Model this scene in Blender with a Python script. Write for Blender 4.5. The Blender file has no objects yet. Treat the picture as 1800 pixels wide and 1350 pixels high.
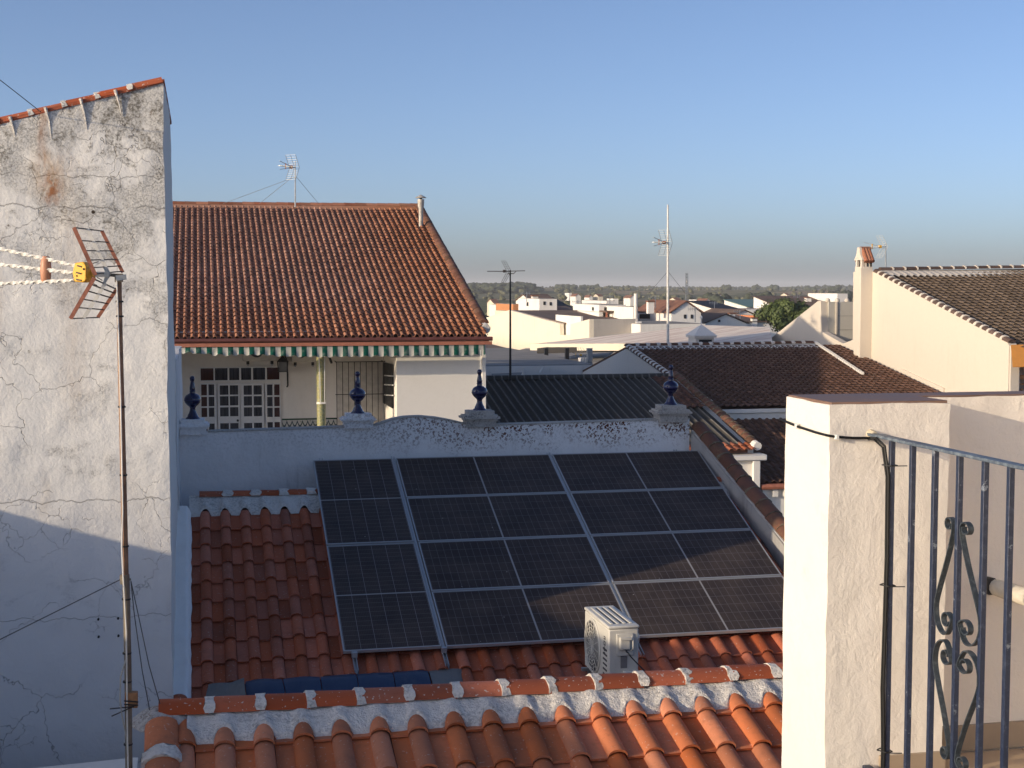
import bpy, math, random
import numpy as np
from mathutils import Vector, Matrix, noise
R = math.radians
sc = bpy.context.scene
random.seed(7)

# ---------------------------------------------------------------- camera, sky, sun, exposure
YAW, PITCH, FPX = R(12.33), R(3.85), 2500.0      # the houses stand square to x/y; eye level is z = 0
cam_d = bpy.data.cameras.new('camera')
cam = bpy.data.objects.new('camera', cam_d)
sc.collection.objects.link(cam)
cam_d.sensor_width = 36.0
cam_d.lens = FPX / 1800 * 36
cam_d.clip_start = 0.1
cam_d.clip_end = 20000
cam.location = (0, 0, 0)
cam.rotation_euler = (math.pi / 2 - PITCH, 0, -YAW)
sc.camera = cam

SUN_AZ, SUN_EL = R(71.3), R(13.0)                # light travels towards this azimuth (from +y to +x)
TRAVEL = Vector((math.sin(SUN_AZ) * math.cos(SUN_EL), math.cos(SUN_AZ) * math.cos(SUN_EL), -math.sin(SUN_EL)))
world = bpy.data.worlds.new('World')
sc.world = world
world.use_nodes = True
wt = world.node_tree
bg = wt.nodes['Background']
sky = wt.nodes.new('ShaderNodeTexSky')
sky.sky_type = 'NISHITA'
sky.sun_disc = False
sky.sun_elevation = SUN_EL
sky.sun_rotation = math.atan2(-TRAVEL.x, -TRAVEL.y)
sky.altitude = 50
sky.air_density = 0.55
sky.dust_density = 1.7
sky.ozone_density = 1.5
tint = wt.nodes.new('ShaderNodeMix'); tint.data_type = 'RGBA'; tint.blend_type = 'MULTIPLY'; tint.inputs[0].default_value = 1.0
tint.inputs[7].default_value = (0.95, 0.965, 1.03, 1)      # the camera's white balance, the same all over the sky
wt.links.new(sky.outputs[0], tint.inputs[6]); wt.links.new(tint.outputs[2], bg.inputs[0])
bg.inputs[1].default_value = 0.143
sd = bpy.data.lights.new('sun', 'SUN')
sun = bpy.data.objects.new('sun', sd)
sc.collection.objects.link(sun)
sd.energy = 3.1
sd.angle = R(0.55)
sd.color = (1.0, 0.81, 0.57)
sun.location = (-30, -10, 30)
sun.rotation_euler = TRAVEL.to_track_quat('-Z', 'Y').to_euler()
sc.view_settings.view_transform = 'Standard'
sc.view_settings.look = 'None'
sc.view_settings.exposure = 0.35
sc.view_settings.gamma = 1.0
sc.view_settings.use_curve_mapping = False
sc.cycles.use_denoising = True
sc.cycles.max_bounces = 6
sc.cycles.diffuse_bounces = 5

GROUND = -9.5

# ---------------------------------------------------------------- measuring: where the ray of a point of view meets a wall, floor or roof plane
def ray(u, v):
    cx = (u - 900) / FPX; up = (675 - v) / FPX
    fy = math.cos(PITCH) + up * math.sin(PITCH); z = -math.sin(PITCH) + up * math.cos(PITCH)
    c, s = math.cos(YAW), math.sin(YAW)
    return Vector((cx * c + fy * s, -cx * s + fy * c, z))
def onx(u, v, x): r = ray(u, v); return r * (x / r.x)
def ony(u, v, y): r = ray(u, v); return r * (y / r.y)
def onz(u, v, z): r = ray(u, v); return r * (z / r.z)
def onp(u, v, p0, n): r = ray(u, v); return r * (Vector(p0).dot(n) / r.dot(n))

# ---------------------------------------------------------------- materials
class N:
    def __init__(s, name):
        s.m = bpy.data.materials.new(name); s.m.use_nodes = True
        s.t = s.m.node_tree; s.b = s.t.nodes['Principled BSDF']
        s.b.inputs['Roughness'].default_value = 0.8
    def new(s, t, **k):
        n = s.t.nodes.new(t)
        for a, b in k.items(): setattr(n, a, b)
        return n
    def put(s, sock, v):
        if isinstance(v, bpy.types.NodeSocket): s.t.links.new(v, sock)
        elif v is not None:
            if hasattr(sock.default_value, '__len__') and not hasattr(v, '__len__'): v = (v,) * len(sock.default_value)
            if hasattr(v, '__len__') and len(v) == 3 and len(sock.default_value) == 4: v = (*v, 1)
            sock.default_value = v
    def ma(s, op, a, b=None, c=None, clamp=False):
        n = s.new('ShaderNodeMath', operation=op, use_clamp=clamp)
        s.put(n.inputs[0], a)
        if b is not None: s.put(n.inputs[1], b)
        if c is not None: s.put(n.inputs[2], c)
        return n.outputs[0]
    def vm(s, op, a, b=None):
        n = s.new('ShaderNodeVectorMath', operation=op)
        s.put(n.inputs[0], a)
        if b is not None: s.put(n.inputs[1], b)
        return n.outputs[0]
    def pos(s): return s.new('ShaderNodeNewGeometry').outputs['Position']
    def obj(s): return s.new('ShaderNodeTexCoord').outputs['Object']
    def xyz(s, v):
        n = s.new('ShaderNodeSeparateXYZ'); s.put(n.inputs[0], v); return n.outputs
    def noise(s, v, scale, detail=3, rough=0.55, dist=0.0, out='Fac'):
        n = s.new('ShaderNodeTexNoise'); s.put(n.inputs['Vector'], v)
        n.inputs['Scale'].default_value = scale; n.inputs['Detail'].default_value = detail
        n.inputs['Roughness'].default_value = rough; n.inputs['Distortion'].default_value = dist
        return n.outputs[out]
    def vor(s, v, scale, feature='F1', out='Distance', rnd=1.0):
        n = s.new('ShaderNodeTexVoronoi', feature=feature); s.put(n.inputs['Vector'], v)
        n.inputs['Scale'].default_value = scale; n.inputs['Randomness'].default_value = rnd
        return n.outputs[out]
    def mr(s, v, a, b, c=0.0, d=1.0, smooth=True):
        n = s.new('ShaderNodeMapRange', interpolation_type='SMOOTHSTEP' if smooth else 'LINEAR')
        s.put(n.inputs[0], v)
        for i, x in enumerate((a, b, c, d)): s.put(n.inputs[i + 1], x)
        return n.outputs[0]
    def mix(s, f, a, b, mode='MIX'):
        n = s.new('ShaderNodeMix', data_type='RGBA', blend_type=mode)
        s.put(n.inputs[0], f); s.put(n.inputs[6], a); s.put(n.inputs[7], b)
        return n.outputs[2]
    def ramp(s, f, stops):
        n = s.new('ShaderNodeValToRGB'); s.put(n.inputs[0], f)
        e = n.color_ramp.elements
        while len(e) < len(stops): e.new(0.5)
        for i, (p, c) in enumerate(stops): e[i].position = p; e[i].color = (*c, 1)
        return n.outputs[0]
    def hsv(s, c, h=0.5, sat=1.0, v=1.0):
        n = s.new('ShaderNodeHueSaturation'); s.put(n.inputs['Color'], c)
        s.put(n.inputs['Hue'], h); s.put(n.inputs['Saturation'], sat); s.put(n.inputs['Value'], v)
        return n.outputs[0]
    def bump(s, h, strength=0.5, dist=0.01):
        n = s.new('ShaderNodeBump'); s.put(n.inputs['Height'], h)
        n.inputs['Strength'].default_value = strength; n.inputs['Distance'].default_value = dist
        s.t.links.new(n.outputs[0], s.b.inputs['Normal'])
    def rnd(s):      # a random number for each piece: per object and per loose island
        a = s.new('ShaderNodeObjectInfo').outputs['Random']; b = s.new('ShaderNodeNewGeometry').outputs['Random Per Island']
        return s.ma('FRACT', s.ma('ADD', s.ma('MULTIPLY', a, 7.31), b))
    def done(s, col=None, rough=None, metal=None, spec=None):
        if col is not None: s.put(s.b.inputs['Base Color'], col)
        if rough is not None: s.put(s.b.inputs['Roughness'], rough)
        if metal is not None: s.put(s.b.inputs['Metallic'], metal)
        if spec is not None: s.put(s.b.inputs['Specular IOR Level'], spec)
        return s.m

def plaster(name, base=(0.78, 0.75, 0.70), grime=0.25, bump=0.35, bscale=14, dirt=(0.22, 0.20, 0.18)):
    n = N(name); p = n.pos()
    big = n.noise(p, 0.7, 5, 0.6); fine = n.noise(p, 9, 4, 0.65)
    streak = n.noise(n.vm('MULTIPLY', p, (3.0, 3.0, 0.35)), 1.6, 4, 0.6)
    f = n.mr(n.ma('ADD', n.ma('MULTIPLY', big, 0.6), n.ma('MULTIPLY', streak, 0.6)), 0.58, 0.9, 0, grime)
    c = n.mix(f, base, dirt)
    c = n.mix(n.mr(fine, 0.35, 0.75, 0, 0.10), c, (base[0] * .72, base[1] * .7, base[2] * .66))
    n.bump(n.ma('ADD', n.noise(p, bscale, 5, 0.6), n.ma('MULTIPLY', n.noise(p, bscale * 5, 3, 0.6), 0.35)), bump, 0.02)
    return n.done(c, 0.9, spec=0.2)

def flat(name, col, rough=0.6, metal=0.0, var=0.12, scale=6.0, bump=0.0, spec=0.5):
    n = N(name); p = n.obj()
    f = n.noise(p, scale, 4, 0.6)
    c = n.mix(n.mr(f, 0.3, 0.75, 0, 1), tuple(x * (1 - var) for x in col), tuple(min(1, x * (1 + var)) for x in col))
    if bump: n.bump(n.noise(p, scale * 6, 3), bump, 0.005)
    return n.done(c, n.mr(f, 0.2, 0.8, max(0.05, rough - 0.08), min(1, rough + 0.1)), metal, spec)

def terracotta(name, a, b, grime=(0.07, 0.055, 0.045), g=0.5, white=0.0, lichen=0.0):
    n = N(name); p = n.pos(); r = n.rnd()
    c = n.mix(r, a, b)
    c = n.hsv(c, 0.5, n.mr(r, 0, 1, 0.92, 1.08, False), n.mr(n.ma('FRACT', n.ma('MULTIPLY', r, 13.7)), 0, 1, 0.70, 1.22, False))
    f = n.noise(p, 3.2, 6, 0.65)
    c = n.mix(n.mr(f, 0.48, 0.78, 0, g), c, grime)
    c = n.mix(n.mr(n.noise(p, 24, 4, 0.6), 0.52, 0.7, 0, 0.30), c, tuple(x * 0.55 for x in a))
    if lichen:
        c = n.mix(n.ma('MULTIPLY', n.mr(n.noise(p, 30, 3, 0.7), 0.53, 0.6), n.mr(n.noise(p, 1.7, 3), 0.42, 0.62, 0, lichen)), c, (0.30, 0.24, 0.10))
    if white:
        c = n.mix(n.ma('MULTIPLY', n.mr(n.noise(p, 42, 2, 0.5), 0.67, 0.69), white), c, (0.62, 0.58, 0.52))
    n.bump(n.noise(p, 60, 4, 0.6), 0.25, 0.004)
    return n.done(c, 0.75, spec=0.25)

# ---------------------------------------------------------------- mesh building
ORIG = {}
COL = sc.collection
class MB:
    def __init__(s): s.v = []; s.f = []
    def add(s, vs, fs):
        k = len(s.v); s.v += [tuple(x) for x in vs]; s.f += [tuple(i + k for i in f) for f in fs]; return s
    def box(s, x0, x1, y0, y1, z0, z1):
        vs = [(x, y, z) for z in (z0, z1) for y in (y0, y1) for x in (x0, x1)]
        return s.add(vs, [(0, 2, 3, 1), (4, 5, 7, 6), (0, 1, 5, 4), (2, 6, 7, 3), (0, 4, 6, 2), (1, 3, 7, 5)])
    def slab(s, pts, off):                      # a polygon extruded by the vector off
        n = len(pts); pts = [Vector(p) for p in pts]; off = Vector(off)
        nrm = Vector((0, 0, 0))
        for i in range(n): nrm += (pts[i] - pts[0]).cross(pts[(i + 1) % n] - pts[0])
        if nrm.dot(off) > 0: pts = pts[::-1]
        vs = pts + [p + off for p in pts]
        return s.add(vs, [tuple(range(n)), tuple(range(2 * n - 1, n - 1, -1))] + [(i, n + i, n + (i + 1) % n, (i + 1) % n) for i in range(n)])
    def bar(s, a, b, w, h=None, up=(0, 0, 1)):  # a box between two points
        a, b = Vector(a), Vector(b); h = h or w; d = (b - a).normalized()
        u = Vector(up)
        if abs(d.dot(u)) > 0.98: u = Vector((1, 0, 0)) if abs(d.x) < .9 else Vector((0, 1, 0))
        x = d.cross(u).normalized() * (w / 2); y = x.cross(d).normalized() * (h / 2)
        vs = [p + i * x + j * y for p in (a, b) for i, j in ((-1, -1), (1, -1), (1, 1), (-1, 1))]
        return s.add(vs, [(0, 1, 2, 3), (7, 6, 5, 4), (0, 4, 5, 1), (1, 5, 6, 2), (2, 6, 7, 3), (3, 7, 4, 0)])
    def tube(s, path, r, n=8, cap=True):
        path = [Vector(p) for p in path]; m = len(path); rs = r if hasattr(r, '__len__') else [r] * m
        vs = []; x = None
        for i, p in enumerate(path):
            d = (path[min(i + 1, m - 1)] - path[max(i - 1, 0)]).normalized()
            if x is None: x = d.orthogonal().normalized()
            x = (x - d * x.dot(d)).normalized(); y = d.cross(x)
            vs += [p + (x * math.cos(2 * math.pi * k / n) + y * math.sin(2 * math.pi * k / n)) * rs[i] for k in range(n)]
        fs = [(i * n + k, i * n + (k + 1) % n, (i + 1) * n + (k + 1) % n, (i + 1) * n + k) for i in range(m - 1) for k in range(n)]
        if cap: fs += [tuple(range(n - 1, -1, -1)), tuple(range((m - 1) * n, m * n))]
        return s.add(vs, fs)
    def ribbon(s, path, w, t, side=(1, 0, 0)):  # a flat bar bent along a path; w along side
        path = [Vector(p) for p in path]; m = len(path); sd_ = Vector(side).normalized(); vs = []
        for i, p in enumerate(path):
            d = (path[min(i + 1, m - 1)] - path[max(i - 1, 0)]).normalized(); q = d.cross(sd_).normalized()
            vs += [p + sd_ * (a * w / 2) + q * (b * t / 2) for a, b in ((-1, -1), (1, -1), (1, 1), (-1, 1))]
        fs = [(i * 4 + k, i * 4 + (k + 1) % 4, (i + 1) * 4 + (k + 1) % 4, (i + 1) * 4 + k) for i in range(m - 1) for k in range(4)]
        return s.add(vs, fs + [(3, 2, 1, 0), tuple((m - 1) * 4 + k for k in range(4))])
    def lathe(s, prof, c=(0, 0, 0), n=20):
        c = Vector(c); m = len(prof)
        vs = [c + Vector((r * math.cos(2 * math.pi * k / n), r * math.sin(2 * math.pi * k / n), z)) for r, z in prof for k in range(n)]
        fs = [(i * n + k, i * n + (k + 1) % n, (i + 1) * n + (k + 1) % n, (i + 1) * n + k) for i in range(m - 1) for k in range(n)]
        return s.add(vs, fs + [tuple(range(n - 1, -1, -1)), tuple(range((m - 1) * n, m * n))])
    def grid(s, fn, nu, nv):                    # an open sheet fn(i, j) -> point
        vs = [fn(i / nu, j / nv) for j in range(nv + 1) for i in range(nu + 1)]
        return s.add(vs, [(j * (nu + 1) + i, j * (nu + 1) + i + 1, (j + 1) * (nu + 1) + i + 1, (j + 1) * (nu + 1) + i) for j in range(nv) for i in range(nu)])
    def mesh(s, name, m, smooth=True, ang=35, off=None):
        me = bpy.data.meshes.new(name)
        v = np.array(s.v, dtype=float).reshape(-1, 3)
        if off is not None: v = v - np.array(off)
        me.from_pydata(v.tolist(), [], s.f); me.update()
        if m is not None: me.materials.append(m)
        if smooth:
            me.polygons.foreach_set('use_smooth', [True] * len(me.polygons))
            me.set_sharp_from_angle(angle=R(ang))
        return me
    def build(s, name, m, parent=None, smooth=True, ang=35, bevel=0.0, org=None):
        if parent is not None: org = ORIG[parent.name]
        if org is None: org = (0, 0, 0)
        me = s.mesh(name, m, smooth, ang, org)
        o = bpy.data.objects.new(name, me); COL.objects.link(o)
        if parent is not None: o.parent = parent
        else: o.location = org
        ORIG[o.name] = tuple(org)
        if bevel:
            b = o.modifiers.new('bevel', 'BEVEL'); b.width = bevel; b.segments = 2; b.limit_method = 'ANGLE'; b.angle_limit = R(40)
        return o
def tag(o, label=None, cat=None, group=None, kind=None):
    if label: o['label'] = label
    if cat: o['category'] = cat
    if group: o['group'] = group
    if kind: o['kind'] = kind
    return o
def thing(name, loc, label, cat, group=None):
    o = bpy.data.objects.new(name, None); COL.objects.link(o); o.location = loc; o.empty_display_size = 0.3
    ORIG[o.name] = tuple(loc)
    return tag(o, label, cat, group)
def struct(mb, name, m, **k): return tag(mb.build(name, m, **k), kind='structure')
def copy_tree(o, parent=None, loc=None):
    c = o.copy(); COL.objects.link(c)
    if parent is not None: c.parent = parent
    if loc is not None: c.location = loc
    ORIG[c.name] = tuple(loc) if loc is not None else ORIG.get(o.name, (0, 0, 0))
    for ch in list(o.children): copy_tree(ch, c)
    return c
def rough_box(x0, x1, y0, y1, z0, z1, step, amp, fr=9.0):   # hand-rendered masonry: a box whose faces and arrises wander a little
    mb = MB(); lo = Vector((x0, y0, z0)); hi = Vector((x1, y1, z1)); idx = {}
    n = [max(1, int(round((hi[i] - lo[i]) / step))) for i in range(3)]
    def vid(i, j, k):
        if (i, j, k) not in idx:
            p = Vector((lo.x + (hi.x - lo.x) * i / n[0], lo.y + (hi.y - lo.y) * j / n[1], lo.z + (hi.z - lo.z) * k / n[2]))
            q = p + noise.noise_vector(p * fr) * amp + noise.noise_vector(p * fr * 0.3) * amp
            idx[(i, j, k)] = len(mb.v); mb.v.append(tuple(q))
        return idx[(i, j, k)]
    for a, b, c in ((0, 1, 2), (1, 2, 0), (2, 0, 1)):
        for side in (0, n[c]):
            for i in range(n[a]):
                for j in range(n[b]):
                    q = []
                    for di, dj in ((0, 0), (1, 0), (1, 1), (0, 1)):
                        t = [0, 0, 0]; t[a] = i + di; t[b] = j + dj; t[c] = side; q.append(vid(*t))
                    mb.f.append(tuple(q if side else q[::-1]))
    return mb

# ---------------------------------------------------------------- roof tiles
def tile_prof(w, rw, h, n, pan=2):
    pts = [(i * (w - rw) / pan, 0.0) for i in range(pan)]
    pts += [(w - rw + rw * (0.5 - 0.5 * math.cos(math.pi * k / n)) , h * math.sin(math.pi * k / n) ** 0.85 if 0 < k < n else 0.0) for k in range(n + 1)]
    return pts
def tile_mesh(w, rw, h, L, t=0.014, lift=0.016, n=8, pan=2, name='tile', mat=None, skirt=True, seed=0):
    P = tile_prof(w, rw, h, n, pan); mb = MB(); k = len(P)
    rg = random.Random(seed)
    j1, j2 = rg.uniform(-.003, .003), rg.uniform(-.004, .004)
    fr = [(x + j1, 0 + j2, z + lift + t) for x, z in P]
    bk = [((x if x < w - rw * .9 else w - rw / 2 + (x - w + rw / 2) * .95), L, z * .92) for x, z in P]
    mb.add(fr + bk, [(i, i + 1, k + i + 1, k + i) for i in range(k - 1)])
    if skirt: mb.add([(x, y, z) for x, y, z in fr] + [(x, y + .001, z - t - .004) for x, y, z in fr], [(k + i, k + i + 1, i + 1, i) for i in range(k - 1)])
    return mb
def basis(across, up):
    a = Vector(across).normalized(); u = Vector(up).normalized(); n = a.cross(u).normalized()
    return Matrix((a, u, n)).transposed()
def tile_roof(roof, o, across, up, cols, rows, w, ex, mat, rw, h, near, mode='near', n_hi=8, n_lo=5, keep=None, jit=0.004, sag=0.0, lift=0.016):
    """lay S-tiles on the plane through o; the `near` largest are objects of their own, the rest one part of kind stuff"""
    B = basis(across, up); nrm = B.col[2]; a = B.col[0]; u = B.col[1]; o = Vector(o); org = Vector(ORIG[roof.name])
    cells = []
    for r in range(rows):
        for c in range(cols):
            p = o + a * (c * w) + u * (r * ex)
            if keep and not keep(c, r, p): continue
            cells.append((c, r, p))
    vis = (lambda q: (q[2] + a * w / 2).length) if mode == 'near' else mode
    cells.sort(key=vis)
    L = ex * 1.12
    lib = [tile_mesh(w, rw, h, L, n=n_hi, seed=k, lift=lift).mesh('tile', mat, True, 50) for k in range(4)]
    B4 = B.to_4x4(); rg = random.Random(11)
    for c, r, p in cells[:near]:
        t = bpy.data.objects.new('tile', rg.choice(lib)); COL.objects.link(t)
        t.parent = roof
        q = p + nrm * rg.uniform(0, jit) + u * rg.uniform(-jit, jit) * 2 + nrm * sag * noise.noise(p * .35)
        if rg.random() < .035: q = q - u * rg.uniform(.01, .035) + nrm * .004
        t.matrix_local = Matrix.Translation(q - org) @ B4 @ Matrix.Rotation(rg.uniform(-.008, .008), 4, 'Z') @ Matrix.Rotation(rg.uniform(-.012, .012), 4, 'Y')
    rest = cells[near:]
    if rest:
        tl = tile_mesh(w, rw, h, L, n=n_lo, pan=1, lift=lift)
        V = np.array(tl.v); F = np.array(tl.f); nb = np.array(B)
        VV = V @ nb.T
        ps = np.array([tuple(p + nrm * (rg.uniform(0, jit) + sag * noise.noise(p * .35)) + u * rg.uniform(-jit, jit) * 2 - org) for c, r, p in rest])
        vs = (VV[None] + ps[:, None]).reshape(-1, 3); fs = (F[None] + (np.arange(len(ps)) * len(V))[:, None, None]).reshape(-1, 4)
        me = bpy.data.meshes.new('tiles')
        me.vertices.add(len(vs)); me.vertices.foreach_set('co', vs.ravel())
        me.loops.add(len(fs) * 4); me.loops.foreach_set('vertex_index', fs.ravel())
        me.polygons.add(len(fs)); me.polygons.foreach_set('loop_start', np.arange(len(fs)) * 4); me.polygons.foreach_set('loop_total', np.full(len(fs), 4))
        me.update(calc_edges=True); me.materials.append(mat)
        me.polygons.foreach_set('use_smooth', [True] * len(me.polygons)); me.set_sharp_from_angle(angle=R(50))
        t = bpy.data.objects.new('tile_field', me); COL.objects.link(t); t.parent = roof; t['kind'] = 'stuff'
def cover_row(parent, pts, r, seg, mat, mortar=None, mw=0.07, name='ridge_tile', n=8, gap=0.0, squash=0.8, seed=3, part_min=0, over=0.02, taper=1.0, mr_=1.12, mname='mortar_joint'):
    """half-round cover tiles laid end to end along a line a -> b, mortar collars between them"""
    a, b = Vector(pts[0]), Vector(pts[1]); d = (b - a); L = d.length; d.normalize(); k = max(1, round(L / seg)); s = L / k
    side = d.cross(Vector((0, 0, 1))).normalized(); upv = side.cross(d).normalized(); rg = random.Random(seed)
    org = ORIG[parent.name]
    Bm = Matrix((side, d, upv)).transposed().to_4x4()
    lib = []
    for q in range(3):
        mb = MB(); j = rg.uniform(.96, 1.04)
        l0, l1 = gap / 2, s - gap / 2 + over
        v = [(-r * math.cos(math.pi * i / n) * f, y, r * squash * math.sin(math.pi * i / n) * f + dz) for y, f, dz in ((l0, j, 0.006), (l1, j * taper, -.004)) for i in range(n + 1)]
        mb.add(v, [(i, n + 1 + i, n + 2 + i, i + 1) for i in range(n)] + [tuple(range(n + 1)), tuple(range(2 * n + 1, n, -1))])
        lib.append(mb.mesh(name, mat, True, 50))
    mbj = MB()
    v = [(-r * mr_ * math.cos(math.pi * i / n) + rg.uniform(-.1, .1) * r, y + rg.uniform(-.15, .15) * mw, r * squash * mr_ * math.sin(math.pi * i / n) + rg.uniform(-.02, .1) * r) for y in (-mw / 2, mw / 2) for i in range(n + 1)]
    mbj.add(v, [(i, n + 1 + i, n + 2 + i, i + 1) for i in range(n)] + [tuple(range(n + 1)), tuple(range(2 * n + 1, n, -1))])
    mj = mbj.mesh(mname, mortar, True, 60) if mortar else None
    for i in range(k):
        p = a + d * (i * s)
        t = bpy.data.objects.new(name, rg.choice(lib)); COL.objects.link(t); t.parent = parent
        t.matrix_local = Matrix.Translation(p - Vector(org) + upv * rg.uniform(-.004, .006)) @ Bm @ Matrix.Rotation(rg.uniform(-.02, .02), 4, 'Z')
        if mj and i:
            t = bpy.data.objects.new(mname, mj); COL.objects.link(t); t.parent = parent
            t.matrix_local = Matrix.Translation(p - Vector(org)) @ Bm @ Matrix.Scale(rg.choice((-1, 1)), 4, (1, 0, 0))
# ---------------------------------------------------------------- shared materials
M_WHITE = plaster('white_limewash', (0.80, 0.77, 0.71), 0.10, 0.15, 6)
M_WHITE2 = plaster('weathered_white_limewash', (0.70, 0.69, 0.68), 0.34, 0.35, 10)
M_TERRA = terracotta('terracotta_tile', (0.46, 0.135, 0.07), (0.38, 0.11, 0.058), g=0.30, white=0.25)
M_BRICK = terracotta('terracotta_cover_tile', (0.46, 0.13, 0.06), (0.38, 0.10, 0.05), g=0.25, white=0.8)
M_OLDTILE = terracotta('old_pink_tile', (0.38, 0.155, 0.085), (0.30, 0.115, 0.07), g=0.50, lichen=0.5)
M_MOSSTILE = terracotta('mossy_tile', (0.20, 0.085, 0.055), (0.13, 0.065, 0.045), g=0.85, lichen=0.4)
M_BROWNTILE = terracotta('brown_tile', (0.155, 0.080, 0.052), (0.115, 0.063, 0.044), g=0.35)
M_TAUPETILE = terracotta('taupe_tile', (0.170, 0.122, 0.085), (0.138, 0.102, 0.072), g=0.3)
M_STEEL = flat('galvanised_steel', (0.42, 0.43, 0.43), 0.42, 0.7)
M_ALU = flat('aluminium', (0.55, 0.56, 0.57), 0.35, 0.75, 0.08)
M_DARK = flat('dark_opening', (0.02, 0.02, 0.022), 0.6)
M_BLACK = flat('black_cable', (0.012, 0.012, 0.013), 0.5)
M_WIRE = flat('guy_wire', (0.10, 0.10, 0.10), 0.5, 0.5)
M_FASCIA = flat('fascia_paint', (0.40, 0.15, 0.09), 0.6)
M_UNDER = flat('roof_underlay', (0.12, 0.06, 0.045), 0.9)

def mortar(name='lime_mortar', base=(0.76, 0.72, 0.66), dark=(0.17, 0.155, 0.14), amt=0.62, rust=0.0):
    n = N(name); p = n.pos()
    a = n.noise(p, 2.6, 5, 0.65); b = n.noise(p, 38, 5, 0.7)
    f = n.ma('MULTIPLY', n.mr(b, 0.42, 0.66), n.mr(a, 0.36, 0.66, 0.12, amt))
    c = n.mix(f, base, dark)
    if rust:
        c = n.mix(n.ma('MULTIPLY', n.mr(n.vor(n.vm('ADD', p, n.noise(p, 9, 3, out='Color')), 16), 0.34, 0.20), n.mr(n.noise(p, 1.9, 3), 0.45, 0.62, 0, rust)), c, (0.16, 0.055, 0.02))
    n.bump(n.ma('ADD', n.noise(p, 16, 6, 0.65), n.ma('MULTIPLY', n.noise(p, 90, 3), 0.4)), 0.9, 0.03)
    return n.done(c, 0.95, spec=0.1)
M_MORTAR = mortar()
M_MORTAR_OLD = mortar('old_lime_mortar', (0.56, 0.53, 0.49), (0.10, 0.09, 0.075), 0.85, 0.6)

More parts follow.
